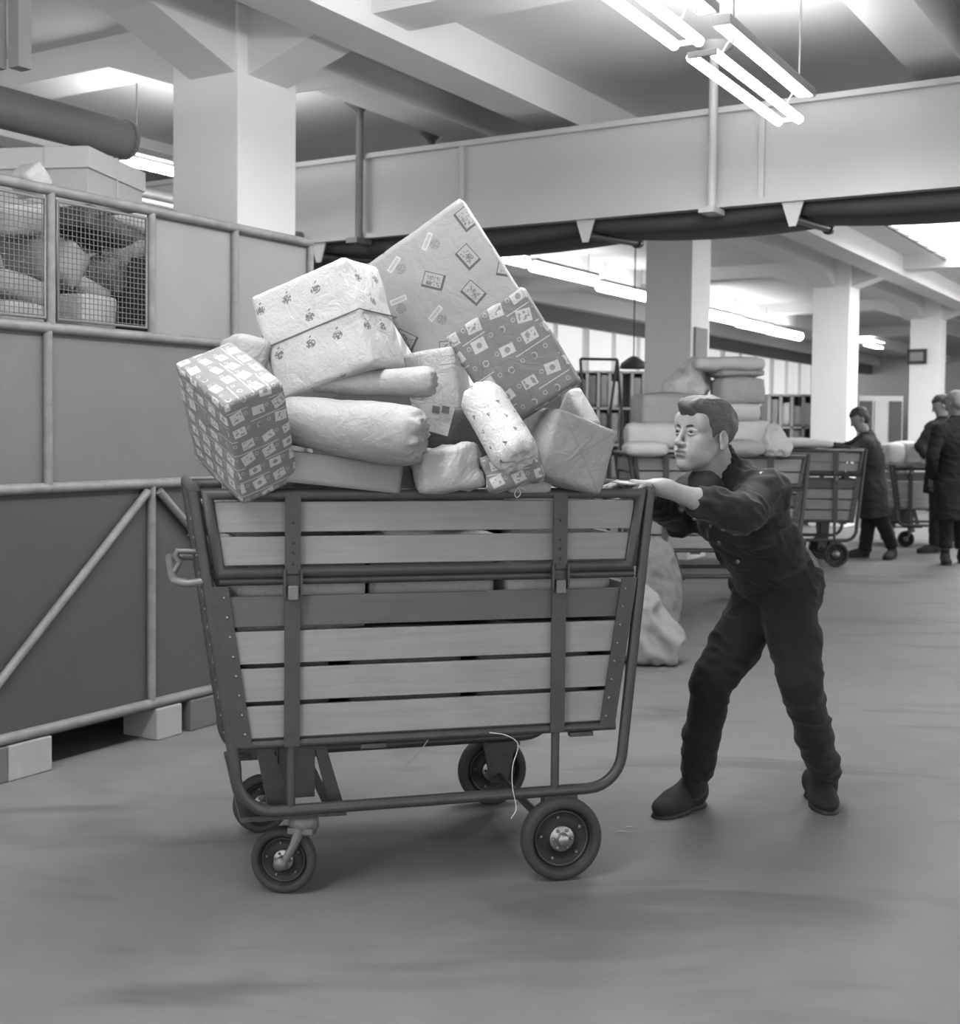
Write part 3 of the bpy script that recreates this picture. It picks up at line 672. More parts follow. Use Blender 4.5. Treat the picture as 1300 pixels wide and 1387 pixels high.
for a0, a1 in ((2.2, 2.64), (2.66, 3.135), (3.19, 3.635)):
    m = MB(); z0, z1 = 1.69, 2.13; st = .0205; r = .0016
    for k in range(int((a1 - a0) / st)): a = a0 + st * (k + .5); m.tube([AB(a, FB, z0), AB(a, FB, z1)], r, 4, caps=False)
    for k in range(int((z1 - z0) / st)): z = z0 + st * (k + .5); m.tube([AB(a0, FB + .002, z), AB(a1, FB + .002, z)], r, 4, caps=False)
    rr = .006; m.tube([AB(a0, FB, z0), AB(a1, FB, z0), AB(a1, FB, z1), AB(a0, FB, z1)], rr, 6, closed=True)
    part(m, 'mesh_screen', mat('galvanised_wire', 120, .5, metal=.2), cg)
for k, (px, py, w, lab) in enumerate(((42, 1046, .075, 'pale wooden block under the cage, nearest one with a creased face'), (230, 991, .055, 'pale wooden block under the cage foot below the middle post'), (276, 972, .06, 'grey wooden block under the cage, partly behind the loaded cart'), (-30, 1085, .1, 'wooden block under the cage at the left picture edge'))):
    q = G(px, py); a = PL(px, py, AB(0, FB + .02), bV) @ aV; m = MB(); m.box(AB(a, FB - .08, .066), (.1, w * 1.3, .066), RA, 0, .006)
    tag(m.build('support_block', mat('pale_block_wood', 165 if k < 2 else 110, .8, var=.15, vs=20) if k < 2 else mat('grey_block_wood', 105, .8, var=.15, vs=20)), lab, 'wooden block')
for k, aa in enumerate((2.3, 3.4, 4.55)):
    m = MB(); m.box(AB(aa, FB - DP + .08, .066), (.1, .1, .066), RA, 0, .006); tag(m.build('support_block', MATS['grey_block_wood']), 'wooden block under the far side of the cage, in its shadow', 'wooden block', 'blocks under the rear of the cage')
# contents of the cage (seen through the mesh)
def cpar(name, px, py, bb_, h, ang, m_, lab, cat='parcel', tilt=0.0):
    c = PL(px, py, bV * bb_, bV); R = RA @ Rz(ang) @ np.array([[math.cos(tilt), 0, math.sin(tilt)], [0, 1, 0], [-math.sin(tilt), 0, math.cos(tilt)]])
    R = np.column_stack([bV * math.cos(ang) + aV * math.sin(ang), -bV * math.sin(ang) + aV * math.cos(ang), zV])
    t = np.array([[1, 0, 0], [0, math.cos(tilt), -math.sin(tilt)], [0, math.sin(tilt), math.cos(tilt)]])
    return soft_box(name, c, R @ t, h, m_, seed=px, label=lab, cat=cat, noise=.004, bulge=.01, rad=.015, step=.02)
cpar('parcel', 165, 300, -4.2, (.12, .19, .05), .1, kraft_l, 'pale flat parcel behind the upper mesh of the cage', tilt=-.1)
cpar('parcel', 140, 318, -4.15, (.1, .2, .05), .1, graypar, 'dark long parcel slanting behind the cage mesh', tilt=-.25)
cpar('parcel', 178, 362, -4.1, (.09, .065, .1), .3, kraft_l, 'pale upright parcel tilted behind the cage mesh, next to the sheet panel', tilt=.45)
cpar('parcel', 145, 372, -4.15, (.09, .08, .07), .2, kraft_d, 'mid-grey tilted parcel behind the cage mesh, left of the pale upright one', tilt=.5)
cpar('parcel', 105, 425, -4.05, (.12, .1, .07), .1, kraft_l, 'pale block parcel lying lowest behind the cage mesh', tilt=.0)
cpar('parcel', 108, 395, -4.1, (.1, .08, .035), .0, kraft, 'rounded parcel on top of the lowest pale block in the cage', tilt=-.3)
cpar('parcel', 78, 360, -4.1, (.1, .06, .08), .0, kraft, 'parcel with a slanted corner right behind the first mesh post', tilt=-.6)
cpar('parcel', 160, 425, -4.2, (.1, .08, .08), .0, kraft_d, 'grey-brown parcel at the lower corner behind the cage mesh', tilt=-.4)
cpar('parcel', 15, 300, -4.1, (.1, .1, .055), .0, kraft_l, 'pale parcel behind the leftmost cage mesh, near its top', tilt=.2)
cpar('parcel', 38, 350, -4.15, (.1, .05, .09), .0, kraft_d, 'grey tilted parcel behind the leftmost cage mesh', tilt=.3)
cpar('parcel', 10, 390, -4.1, (.1, .1, .05), .0, kraft, 'round-edged kraft parcel behind the leftmost cage mesh', tilt=-.2)
cpar('parcel', 12, 428, -4.1, (.1, .09, .05), .0, kraft_l, 'pale block at the bottom of the leftmost cage mesh', tilt=.0)
cpar('parcel', 45, 412, -4.2, (.1, .1, .1), .0, graypar, 'dark parcel low behind the leftmost cage mesh', tilt=.2)
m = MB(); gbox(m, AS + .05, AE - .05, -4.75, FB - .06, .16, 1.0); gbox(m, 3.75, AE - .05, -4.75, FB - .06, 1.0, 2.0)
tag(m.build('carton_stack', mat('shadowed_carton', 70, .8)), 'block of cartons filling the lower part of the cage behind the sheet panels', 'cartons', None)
# filler shelf carrying the loose parcels
m = MB(); gbox(m, AS + .05, 3.74, -4.75, FB - .06, 1.0, 1.66); tag(m.build('carton_stack', MATS['dark_sheet_panel']), 'dark cartons stacked under the loose parcels inside the cage', 'cartons')
# big lidded carton on top of the cage
A = D(120, 197, 5.9); ca, cb, cz = A @ aV, A @ bV, A[2]
e = empty('lidded_carton', (A[0], A[1], 2.185), math.radians(-9), 'large pale lidded carton tied with string on top of the cage', 'carton'); zt = A[2] - 2.185
m = MB(); m.bb((-1.05, .015, 0), (-.012, .62, zt - .09), 0, .004); m.build('box_body', mat('pale_carton', 200, .75, var=.04), e)
m = MB(); m.bb((-1.065, 0, zt - .1), (0, .635, zt), 0, .004); m.build('lid', mat('carton_lid', 214, .75, var=.04), e)
m = MB()
for x in (-.22, -.68): m.tube([(x, -.002, 0), (x, -.003, zt + .002), (x, .637, zt + .002)], .003, 5)
m.tube([(.003, .3, 0), (.003, .3, zt + .002), (-1.067, .3, zt + .002)], .003, 5); m.build('string', stringm, e)
c = PL(40, 245, AB(0, -4.0), bV); soft_box('parcel', c, RA @ basis((1, 0, 0), (0, 1, .9)), (.06, .05, .05), kraft_l, label='small pale parcel corner poking up over the cage top rail', cat='parcel', rad=.01)
# ================================================================== roll cart
YAW = math.radians(15); cu = np.array([math.cos(YAW), math.sin(YAW), 0]); cvv = np.array([-cu[1], cu[0], 0]); CO = G(757, 1188)
CO = np.array([CO[0], CO[1], 0])
W = .72; WF = .64; UC = -.386
def CP(u, v, z): return CO + cu * u + cvv * v + zV * z
def make_cart(label, cat='parcel cart'):
    e = empty('parcel_cart', (0, 0, 0), 0, label, cat)
    P = lambda u, v, z: np.array([u - UC, v - W / 2, z])
    rt = .0125
    def arc(c, r, a0, a1, n=7): return [(c[0] + r * math.cos(a0 + (a1 - a0) * i / n), c[1] + r * math.sin(a0 + (a1 - a0) * i / n)) for i in range(n + 1)]
    # side loops
    for v in (0.0, WF):
        L = [(-1.037, 1.125), (-.925, .375)] + arc((-.815, .36), .11, PI + .15, PI * 1.5, 7) + arc((.085, .36), .105, PI * 1.5, 2 * PI - .12, 7) + [(.265, 1.135)]
        m = MB(); m.tube([P(u, v, z) for u, z in L], .0162, 14); m.build('side_tube_frame', steel, e)
    sg = lambda v: -1 if v == 0 else 1
    for v in (0.0, WF):
        s = sg(v)
        # drop gate frame
        m = MB(); g = [(-1.002, 1.117), (.232, 1.117), (.198, .906), (-.968, .906)]
        m.tube([P(u, v + s * .008, z) for u, z in g], rt * 1.2, 12, closed=True)
        gt_ = m.build('drop_gate_frame', steel, e)
        # belt rail, bed rail
        m = MB(); m.tube([P(-.97, v, .882), P(.215, v, .882)], rt * .95, 12); m.build('belt_rail', steel, e)
        m = MB(); m.tube([P(-.925, v, .436), P(.165, v, .436)], rt, 12)
        for u in (-.55, .06): m.box(P(u, v, .418), (.035, .012, .006), None, 0)
        m.build('bed_rail', steel, e)
        # slats of the gate and of the body: one slatted panel each
        m = MB()
        for (z0, z1) in ((1.014, 1.096), (.925, 1.002)):
            k = .215 * (z0 + z1) / 2; um = (z0 + z1) / 2; ul = -1.002 + (1.115 - um) * .16 + .01; ur = .232 - (1.115 - um) * .16 - .01
            m.box(P((ul + ur) / 2, v - s * .004, um), ((ur - ul) / 2, .009, (z1 - z0) / 2), None, 0, .002)
        m.build('gate_slats', [wood, wood_dark], e, True)
        m = MB()
        for (z0, z1, mi) in ((.758, .840, 1), (.657, .745, 0), (.554, .644, 0), (.454, .541, 0)):
            um = (z0 + z1) / 2; ul = -1.037 + (1.125 - um) * .15 + .03; ur = .265 - (1.125 - um) * .145 - .03
            m.box(P((ul + ur) / 2, v - s * .004, um), ((ur - ul) / 2, .009, (z1 - z0) / 2), None, mi, .002)
        m.build('body_slats', [wood, wood_dark], e, True)
        # corner plates with rivets
        for side in (-1, 1):
            m = MB(); pts = []
            f = (lambda z: -1.037 + (1.125 - z) * .15) if side < 0 else (lambda z: .265 - (1.125 - z) * .145)
            a, b = f(.87), f(.44); w = .052 * -side
            vs = [P(a - side * .005, v + s * .012, .87), P(a + w, v + s * .012, .87), P(b + w, v + s * .012, .44), P(b - side * .005, v + s * .012, .44)]
            prism(m, vs, np.array([0, 1., 0]), .004)
            for k in range(8):
                z = .84 - k * .053; m.sphere(P(f(z) + w * .72, v + s * .0145, z), .0038, 5, 1)
            m.build('corner_plate', [steel, bright], e)
        # straps with latches
        for u in (-.776, -.017):
            m = MB(); m.bb(P(u - .021, v + s * .018, .902), P(u + .021, v + s * .024, 1.12)); 
            for z in (.93, .96, .985, 1.04): m.sphere(P(u, v + s * .024, z), .004, 5)
            m.build('gate_strap', steel, e)
            m = MB(); m.bb(P(u - .021, v + s * .013, .43), P(u + .021, v + s * .019, .9)); o = m.build('body_strap', steel, e)
            m = MB(); m.bb(P(u - .026, v + s * .02, .845), P(u - .02, v + s * .034, .915)); m.bb(P(u + .02, v + s * .02, .845), P(u + .026, v + s * .034, .915)); m.box(P(u, v + s * .033, .852), (.014, .008, .02), None, 1, .004)
            m.bb(P(u - .015, v + s * .02, .905), P(u + .015, v + s * .028, .915)); m.build('latch', [steel, steel2], e)
            m = MB(); m.tube([P(u, v, .44), P(u, v, .255)], .0125, 12); m.build('stay_tube', steel, e)
    # ends
    for side in (-1, 1):
        f = (lambda z: -1.037 + (1.125 - z) * .15) if side < 0 else (lambda z: .265 - (1.125 - z) * .145)
        m = MB(); m.tube([P(f(1.128), 0, 1.128), P(f(1.128), WF, 1.128)], .015, 12); m.build('end_rail', steel, e)
        m = MB()
        for (z0, z1) in ((1.0, 1.09), (.90, .985), (.765, .85), (.66, .75), (.555, .648), (.452, .545)):
            z = (z0 + z1) / 2; m.box(P(f(z) - side * .012, WF / 2, z), (.009, WF / 2 - .015, (z1 - z0) / 2), None, 0, .002)
        m.build('end_slats', wood, e, True)
        m = MB()
        for v in (0.0, WF):
            for k in range(13): z = 1.05 - k * .048; m.sphere(P(f(z) + side * .016, v, z), .004, 5)
        m.build('rivets', steel2, e)
    # tow handle at the castor end
    m = MB(); hz = .885
    m.tube([P(-1.0, .0, hz), P(-1.05, -.0, hz - .006), P(-1.082, .012, hz), P(-1.09, .05, hz + .004), P(-1.09, WF - .05, hz + .004), P(-1.08, WF, hz), P(-1.0, WF, hz)], .0115, 10)
    m.build('tow_handle', steel2, e)
    m = MB(); m.tube([P(-1.02, .12, .952), P(-1.075, .12, .955), P(-1.08, .12, .94), P(-1.068, .12, .925), P(-1.085, .12, .895)], .008, 8); m.build('hook', steel2, e)
    # deck
    m = MB(); m.bb(P(-.92, .01, .44), P(.155, WF - .01, .452)); 
    for u in (-.9, -.65, -.15, .1): m.bb(P(u - .02, 0, .425), P(u + .02, WF, .44))
    m.build('deck', mat('deck_board', 105, .7, var=.1), e)
    # axle frames under the bed
    m = MB()
    for u in (-.9, -.66): m.bb(P(u - .012, .0, .225), P(u + .012, W, .238))
    for v in (.04, W - .04): m.bb(P(-.9, v - .03, .222), P(-.62, v + .03, .236))
    m.build('castor_bracket', steel, e)
    for v in (.10, W - .1):
        m = MB()
        prism(m, [P(-.87, v, .44), P(-.83, v, .44), P(-.76, v, .24), P(-.83, v, .24)], np.array([0, 1., 0]), .05)
        prism(m, [P(-.71, v, .44), P(-.68, v, .44), P(-.62, v, .24), P(-.66, v, .24)], np.array([0, 1., 0]), .03)
        m.bb(P(-.8, v - .02, .26), P(-.7, v + .05, .44)); m.build('spring_bracket', steel, e)
    m = MB(); m.tube([P(0, -.01, .12), P(0, W + .01, .12)], .013, 12); m.build('axle', steel, e)
    m = MB(); m.bb(P(-.05, -.01, .205), P(.05, .03, .243)); m.bb(P(-.02, .01, .12), P(.02, .03, .21)); m.build('axle_bracket', steel, e)
    for v in (W - .075,):
        m = MB(); prism(m, [P(-.075, v, .44), P(.075, v, .44), P(.06, v, .25), P(.03, v, .1), P(-.03, v, .1), P(-.06, v, .25)], np.array([0, 1., 0]), .012)
        m.bb(P(-.06, v - .045, .235), P(.06, v + .02, .247)); m.build('axle_hanger', steel, e)
    def wheel(c, axv, r, w, name='wheel'):
        m = MB(); rr = r
        m.lathe(c, axv, [(r * .74, -w * .35), (r * .79, -w * .5), (r * .93, -w * .5), (r * .98, -w * .38), (r, -w * .2), (r, w * .2), (r * .98, w * .38), (r * .93, w * .5), (r * .79, w * .5), (r * .74, w * .35)], 40, 0)
        wl = m.build(name, tyre, e)
        m = MB(); m.lathe(c, axv, [(.001, -w * .18), (r * .3, -w * .18), (r * .3, -w * .05), (r * .72, -w * .05), (r * .74, -w * .42), (r * .79, -w * .47)], 32, 0); m.lathe(c, axv, [(.001, w * .18), (r * .3, w * .18), (r * .3, w * .05), (r * .72, w * .05), (r * .74, w * .42), (r * .79, w * .47)], 32, 0)
        m.lathe(c, axv, [(r * .68, -w * .1), (r * .655, -w * .2), (r * .63, -w * .1)], 32, 2)
        axn = np.asarray(axv, float); t = np.cross(axn, zV); t /= np.linalg.norm(t); uu = np.cross(t, axn)
        for k in range(5):
            an = .5 + k * 2 * PI / 5; m.sphere(np.asarray(c) - axn * w * .1 + (t * math.cos(an) + uu * math.sin(an)) * r * .52, r * .045, 5, 1)
        m.build('rim', [black, steel2, steel], wl)
        m = MB()
        for s in (-1, 1):
            m.lathe(np.asarray(c), axn * s, [(r * .31, w * .1), (r * .31, w * .2), (r * .29, w * .24), (r * .17, w * .26), (r * .15, w * .3), (r * .14, w * .58), (r * .11, w * .64), (.0, w * .65)], 24, 0)
            for k in range(6):
                an = k * PI / 3; m.sphere(np.asarray(c) + axn * s * w * .3 + (t * math.cos(an) + uu * math.sin(an)) * r * .235, r * .045, 5, 1)
        m.build('hub', [bright, steel2], wl)
    wheel(P(0, -.012, .12), (0, 1, 0), .12, .05); wheel(P(0, W + .012, .12), (0, 1, 0), .12, .05)
    for v, sw, du in ((.05, math.radians(-22), .01), (W - .1, math.radians(8), .0)):
        ax = np.array([-math.sin(sw), math.cos(sw), 0]); tr = np.array([math.cos(sw), math.sin(sw), 0]); pv = P(-.745 + du, v, 0); c = pv - tr * .055 + zV * .092
        wheel(c, ax, .092, .042, 'castor_wheel')
        m = MB(); m.lathe(pv, (0, 0, 1), [(.0, .17), (.035, .17), (.042, .19), (.042, .215), (.03, .225)], 18)
        for s in (-1, 1):
            q0 = pv + ax * s * .03 + zV * .19; q1 = pv - tr * .02 + ax * s * .036 + zV * .14; q2 = c + ax * s * .036
            m.tube([q0, q1, q2 + tr * .008], [.016, .012, .011], 8); m.lathe(q2, ax * s, [(.0, .0), (.018, .0), (.018, .012), (.0, .014)], 12)
        m.box(pv + zV * .185, (.035, .04, .008), Rz(sw)); m.build('castor_fork', steel2, e)
    return e
cart = make_cart('loaded slatted wooden parcel cart with steel tube frame, pushed by the young worker')
cart.location = Vector(CP(UC, W / 2, 0)); cart.rotation_euler = (0, 0, YAW)
# strings
m = MB(); q = [D(695, 655, 3.5), D(701, 660, 3.49), D(705, 668, 3.48), D(700, 674, 3.48), D(697, 668, 3.48), D(703, 660, 3.48), D(712, 664, 3.48)]
m.tube(curve(q), .0016, 5); tag(m.build('loose_string', stringm), 'short looped pale string end hanging over the cart top rail', 'string')
m = MB(); q = [CP(-.3, .30, .41), CP(-.31, .32, .36), CP(-.34, .33, .31), CP(-.40, .3, .26)]; m.tube(curve(q), .0018, 5); tag(m.build('loose_string', stringm), 'pale string dangling beside the far rear wheel under the cart', 'string')
m = MB(); q = [CP(-.22, -.02, .44), CP(-.17, -.025, .43), CP(-.135, -.02, .40), CP(-.15, -.02, .34), CP(-.15, -.02, .28), CP(-.14, -.025, .22), CP(-.155, -.025, .19)]; m.tube(curve(q), .0014, 5); tag(m.build('loose_string', stringm), 'thin pale string hanging down just left of the near rear wheel', 'string')
# ================================================================== the load
def pc(name, fr, m_, lab, cat='parcel', **kw):
    c, R, h = rh(*fr); return soft_box(name, c, R, h, m_, label=lab, cat=cat, **kw)
pc('wrapped_parcel', corner_frame((303, 549), 3.10, (376, 513), (211, 487), (312, 692)), stampA, 'stamp-pattern wrapped parcel overhanging the castor end of the loaded cart', seed=1, noise=.0028, bulge=.004, rad=.009)
o2 = pc('wrapped_parcel', face_frame((465, 346), 3.42, (338, 402), 3.54, (521, 487), 3.36, .2), flowers, 'white flower-print parcel tied round with string, high on the load', seed=2, noise=.0022, bulge=.005, rad=.012)
fr = face_frame((465, 346), 3.42, (338, 402), 3.54, (521, 487), 3.36, .2)
c_, R_, h_ = rh(*fr)
m = MB(); hx, hy, hz = [float(a) + .006 for a in h_]; ax_w = int(np.argmax([abs(R_[2, i]) for i in range(3)]))
# string ring halfway down the face, parallel to the AB edge
ab = D(338, 402, 3.54) - D(465, 346, 3.42); iab = int(np.argmax([abs(R_[:, i] @ ab) for i in range(3)])); ac = D(521, 487, 3.36) - D(465, 346, 3.42); iac = int(np.argmax([abs(R_[:, i] @ ac) for i in range(3)])); it = 3 - iab - iac
hh = [hx, hy, hz]; ring = []
for s1, s2 in ((-1, -1), (1, -1), (1, 1), (-1, 1)):
    p = [0, 0, 0]; p[iab] = s1 * hh[iab]; p[it] = s2 * hh[it]; ring.append(p)
pts = []
for k in range(4):
    for t in np.linspace(0, 1, 6)[:-1]: pts.append((1 - t) * np.array(ring[k]) + t * np.array(ring[(k + 1) % 4]))
m.tube(pts, .0022, 6, closed=True); m.build('string', mat('grey_string', 130, .8), o2)
pc('wrapped_parcel', face_frame((622, 268), 3.72, (487, 365), 3.80, (722, 430), 3.66, .07), cards, 'largest flat parcel in card-pattern paper standing tilted at the top of the load', seed=3, noise=.0013, bulge=.002, rad=.005, step=.016)
pc('wrapped_parcel', face_frame((704, 388), 3.44, (603, 457), 3.52, (792, 512), 3.40, .055), stampB, 'dark stamp-pattern parcel leaning in front of the large card-pattern one', seed=4, noise=.0013, bulge=.002, rad=.005)
pc('wrapped_parcel', face_frame((757, 553), 3.44, (838, 585), 3.55, (748, 648), 3.44, .17), kraftx, 'squat kraft parcel with diagonal folds on the pushing end of the load', seed=5, noise=.0028, bulge=.006, rad=.008)
pc('flat_parcel', face_frame((768, 528), 3.72, (786, 524), 3.74, (822, 572), 3.68, .18), kraft_l, 'flat pale parcel edge with dark marks showing behind the squat kraft parcel', seed=6, noise=.002, rad=.006)
pc('wrapped_parcel', face_frame((612, 468), 3.66, (545, 480), 3.7, (630, 572), 3.64, .14), kraft_l, 'pale kraft carton leaning behind the two kraft rolls', seed=7, noise=.0018, rad=.006)
pc('carton_box', face_frame((381, 609), 3.33, (547, 628), 3.42, (381, 652), 3.33, .26), carton, 'long flat plain carton lying on the cart edge under the big kraft roll', seed=8, noise=.0005, bulge=.001, rad=.003)
pc('wrapped_parcel', face_frame((325, 449), 3.45, (372, 462), 3.5, (300, 520), 3.42, .16), kraft, 'kraft parcel wedged between the overhanging parcel and the flower-print one', seed=9, noise=.005, bulge=.01, rad=.02)
pc('wrapped_parcel', face_frame((568, 560), 3.55, (650, 545), 3.62, (575, 660), 3.53, .2), graypar, 'dark grey parcel behind the speckled roll', seed=10, noise=.003, bulge=.008, rad=.02)
pc('wrapped_parcel', face_frame((566, 612), 3.36, (650, 600), 3.40, (572, 668), 3.36, .14), kraft_l, 'small crumpled kraft parcel resting on the cart rail beside the carton', seed=11, noise=.009, bulge=.004, rad=.012, nsc=24)
pc('wrapped_parcel', face_frame((690, 640), 3.50, (748, 640), 3.52, (690, 668), 3.50, .12), kraft_l, 'pale parcel corner low under the speckled roll', seed=12, noise=.003, rad=.01)
pc('wrapped_parcel', face_frame((652, 622), 3.37, (728, 606), 3.37, (656, 668), 3.37, .10), stampA, 'small crumpled patterned parcel right under the end of the speckled roll', seed=13, noise=.007, bulge=.002, rad=.010, nsc=26)
# label card with two stamps
e = empty('address_card', D(585, 566, 3.5), 0, 'pale address card with two dark postage stamps tucked under the upper kraft roll', 'card')
m = MB(); q = [D(555, 540, 3.52), D(616, 553, 3.5), D(606, 591, 3.48), D(566, 580, 3.5)]; m.add(q + [p + np.array([0, .003, 0]) for p in q], [(0, 1, 2, 3), (7, 6, 5, 4), (0, 4, 5, 1), (1, 5, 6, 2), (2, 6, 7, 3), (3, 7, 4, 0)]); part(m, 'card', kraft_l, e)
m = MB()
for x in (590, 603):
    q = [D(x - 4, 549, 3.497), D(x + 6, 551, 3.494), D(x + 5, 561, 3.489), D(x - 5, 559, 3.492)]; m.add([p - np.array([0, .003, 0]) for p in q], [(0, 1, 2, 3)])
part(m, 'postage_stamps', mat('stamp_ink', 105, .6), e)
# rolls
def roll(name, a, b, ra, rb, m_, lab, seed, crum=.012, flat=None, uvcyl=True, h=.0075, cat='parcel', rd=.022):
    a = np.asarray(a); b = np.asarray(b); ax = (b - a) / np.linalg.norm(b - a); lo = np.minimum(a, b) - max(ra, rb) * 1.2; hi = np.maximum(a, b) + max(ra, rb) * 1.2
    f = Fld.reg(lo, hi, h); R = basis(ax, np.cross(zV, ax)); L = np.linalg.norm(b - a)
    def fn(X, Y, Z):
        x, y, z = X - a[0], Y - a[1], Z - a[2]; u = x * ax[0] + y * ax[1] + z * ax[2]; t = np.clip(u / L, 0, 1); r = ra + (rb - ra) * t
        vy = x * R[0, 1] + y * R[1, 1] + z * R[2, 1]; vz = x * R[0, 2] + y * R[1, 2] + z * R[2, 2]
        if flat: sc = flat[0] + (1 - flat[0]) * np.clip(t * flat[1], 0, 1); vz = vz / sc
        q = np.sqrt(vy ** 2 + vz ** 2) - (r - rd); w = np.abs(u - L / 2) - (L / 2 - rd)
        return np.sqrt(np.maximum(q, 0) ** 2 + np.maximum(w, 0) ** 2) + np.minimum(np.maximum(q, w), 0) - rd
    f._op(fn, lo, hi, 0, 'u')
    def dp(P):
        u = (P - a) @ ax; e = np.clip((np.abs(u - L / 2) - (L / 2 - rd - .01)) / (rd + .01), 0, 1); n = np.abs(fbm(P * 28 + seed, 2)); an = np.arctan2((P - a) @ R[:, 1], (P - a) @ R[:, 2])
        return fbm(P * 11 + seed, 3) * .0035 - e * crum * (n * .7 + .5 * np.abs(np.sin(an * 4 + seed)))
    o = sdf_obj(name, f, m_, disp=dp, smooth_it=1, o0=(a + b) / 2, label=lab, cat=cat)
    if uvcyl:
        me = o.data; uvl = me.uv_layers.new(name='UVMap'); n = len(me.vertices); c = np.empty(n * 3); me.vertices.foreach_get('co', c); c = c.reshape(-1, 3) + (a + b) / 2
        u = (c - a) @ ax; an = np.arctan2((c - a) @ R[:, 1], (c - a) @ R[:, 2]) * max(ra, rb); li = np.empty(len(me.loops), np.int32); me.loops.foreach_get('vertex_index', li)
        uvl.data.foreach_set('uv', np.stack([u[li], an[li]], 1).ravel())
    return o
roll('kraft_roll', D(372, 566, 3.40), D(580, 594, 3.33), .078, .083, kraft, 'big kraft paper roll with a crumpled end, lying along the cart', 1, flat=(.8, 1.6), rd=.05, crum=.02, h=.006)
roll('kraft_roll', D(408, 522, 3.5), D(592, 517, 3.42), .034, .043, kraft, 'slimmer kraft roll lying above the big kraft roll', 5, flat=(.5, 2.0))
roll('speckled_roll', D(646, 530, 3.40), D(704, 628, 3.27), .060, .064, specks, 'white speckled wrapping-paper roll leaning out of the load towards its rail', 9)
# parcels inside the cart body, holding up the load; low ones coloured as shade behind the slat gaps
ins = [(-.78, .22, .58, .12, .18, .12, graypar, 'shade-coloured parcel on the cart deck at the castor end'), (-.45, .2, .6, .16, .17, .14, graypar, 'shade-coloured parcel on the cart deck between the two straps'), (-.08, .2, .6, .17, .17, .14, graypar, 'shade-coloured parcel on the cart deck at the pushing end'),
       (-.6, .5, .62, .24, .11, .16, graypar, 'shade-coloured parcel deep in the cart on the far side'), (-.1, .5, .62, .2, .11, .16, graypar, 'shade-coloured wrapped parcel deep in the cart on the far pushing side'),
       (-.75, .3, .85, .18, .24, .12, kraft_l, 'pale parcel inside the gate at the castor end'), (-.36, .28, .88, .18, .22, .12, kraft, 'kraft parcel inside the gate near mid length'), (.01, .3, .86, .16, .24, .11, kraft_l, 'white-topped parcel inside the gate at the pushing end'),
       (-.72, .42, 1.08, .2, .22, .1, kraft, 'kraft parcel under the flower-print parcel'), (-.3, .45, 1.12, .2, .2, .12, kraft_d, 'grey parcel under the large card-pattern parcel'), (.03, .4, 1.05, .14, .2, .075, kraft, 'kraft parcel under the squat kraft parcel')]
for k, (u, v, z, hu, hv, hz, mm, lab) in enumerate(ins):
    soft_box('wrapped_parcel', CP(u, v, z), Rz(YAW + .04 * ((k % 3) - 1)), (hu, hv, hz), mm, seed=30 + k, step=.03, label=lab, cat='parcel')
m = MB(); q = [D(828, 654, 3.62), D(852, 657, 3.62), D(882, 657, 3.78), D(848, 653, 3.8)]; m.add(q + [p + zV * .004 for p in q], [(0, 1, 2, 3), (7, 6, 5, 4), (0, 4, 5, 1), (1, 5, 6, 2), (2, 6, 7, 3), (3, 7, 4, 0)]); tag(m.build('paper_slip', kraft_l), 'thin white paper slip under the hand at the cart corner', 'paper')
# ================================================================== people
skin = mat('skin', 166, .5, var=.05, vs=25, spec=.35); skin_b = mat('background_skin', 155, .6)
lipm = mat('lips', 128, .45); eyew = mat('eye_white', 135, .25); irism = mat('iris', 40, .15); browm = mat('eyebrow_hair', 58, .8)
def f_hair(q, b):
    p = q.uv(); n = q.noise(q.scale(p, 30, 420, 1), 1.0, 3, .6, .3); n2 = q.noise(p, 18, 3, .6)
    q.l.new(q.bump(n, .6, .004), b.inputs['Normal']); v = q.m('MULTIPLY', lin(86), q.m('ADD', .05, q.m('MULTIPLY', n, 1.7)))
    return q.m('MULTIPLY', v, q.m('ADD', .6, q.m('MULTIPLY', n2, .8)))
hairm = mat('short_hair', 98, .45, fn=f_hair); hair_d = mat('dark_hair', 52, .6, var=.3, vs=60); hair_g = mat('grey_hair', 150, .7, var=.2, vs=60)
jackm = mat('dark_uniform_cloth', 42, .85, var=.18, vs=22, bump=.15, bs=160, bd=.002, spec=.25, sheen=.12); trousm = mat('dark_trouser_cloth', 37, .85, var=.15, vs=18, bump=.12, bs=160, bd=.002, spec=.25, sheen=.08)
shoem = mat('dark_suede_shoe', 38, .85, var=.2, vs=30); sweatm = mat('grey_undershirt', 72, .9)
coatm = mat('work_coat_cloth', 66, .9, var=.12, vs=8, spec=.2); coat2 = mat('dark_work_coat_cloth', 50, .9, var=.12, vs=8, spec=.2)
def cyl(f, a, b, ra, rb, k=.0, rad=.006, op='u', flat=1.0, lat=None):
    a = np.asarray(a, float); b = np.asarray(b, float); ax = b - a; L = np.linalg.norm(ax); ax = ax / L; R = basis(ax, lat if lat is not None else (np.cross(zV, ax) + 1e-6)); m_ = max(ra, rb)
    def fn(X, Y, Z):
        x, y, z = X - a[0], Y - a[1], Z - a[2]; u = x * ax[0] + y * ax[1] + z * ax[2]; t = np.clip(u / L, 0, 1)
        vy = x * R[0, 1] + y * R[1, 1] + z * R[2, 1]; vz = (x * R[0, 2] + y * R[1, 2] + z * R[2, 2]) / flat
        q = np.sqrt(vy ** 2 + vz ** 2) - (ra + (rb - ra) * t - rad); w = np.abs(u - L / 2) - (L / 2 - rad)
        return np.sqrt(np.maximum(q, 0) ** 2 + np.maximum(w, 0) ** 2) + np.minimum(np.maximum(q, w), 0) - rad
    f._op(fn, np.minimum(a, b) - m_, np.maximum(a, b) + m_, k, op)
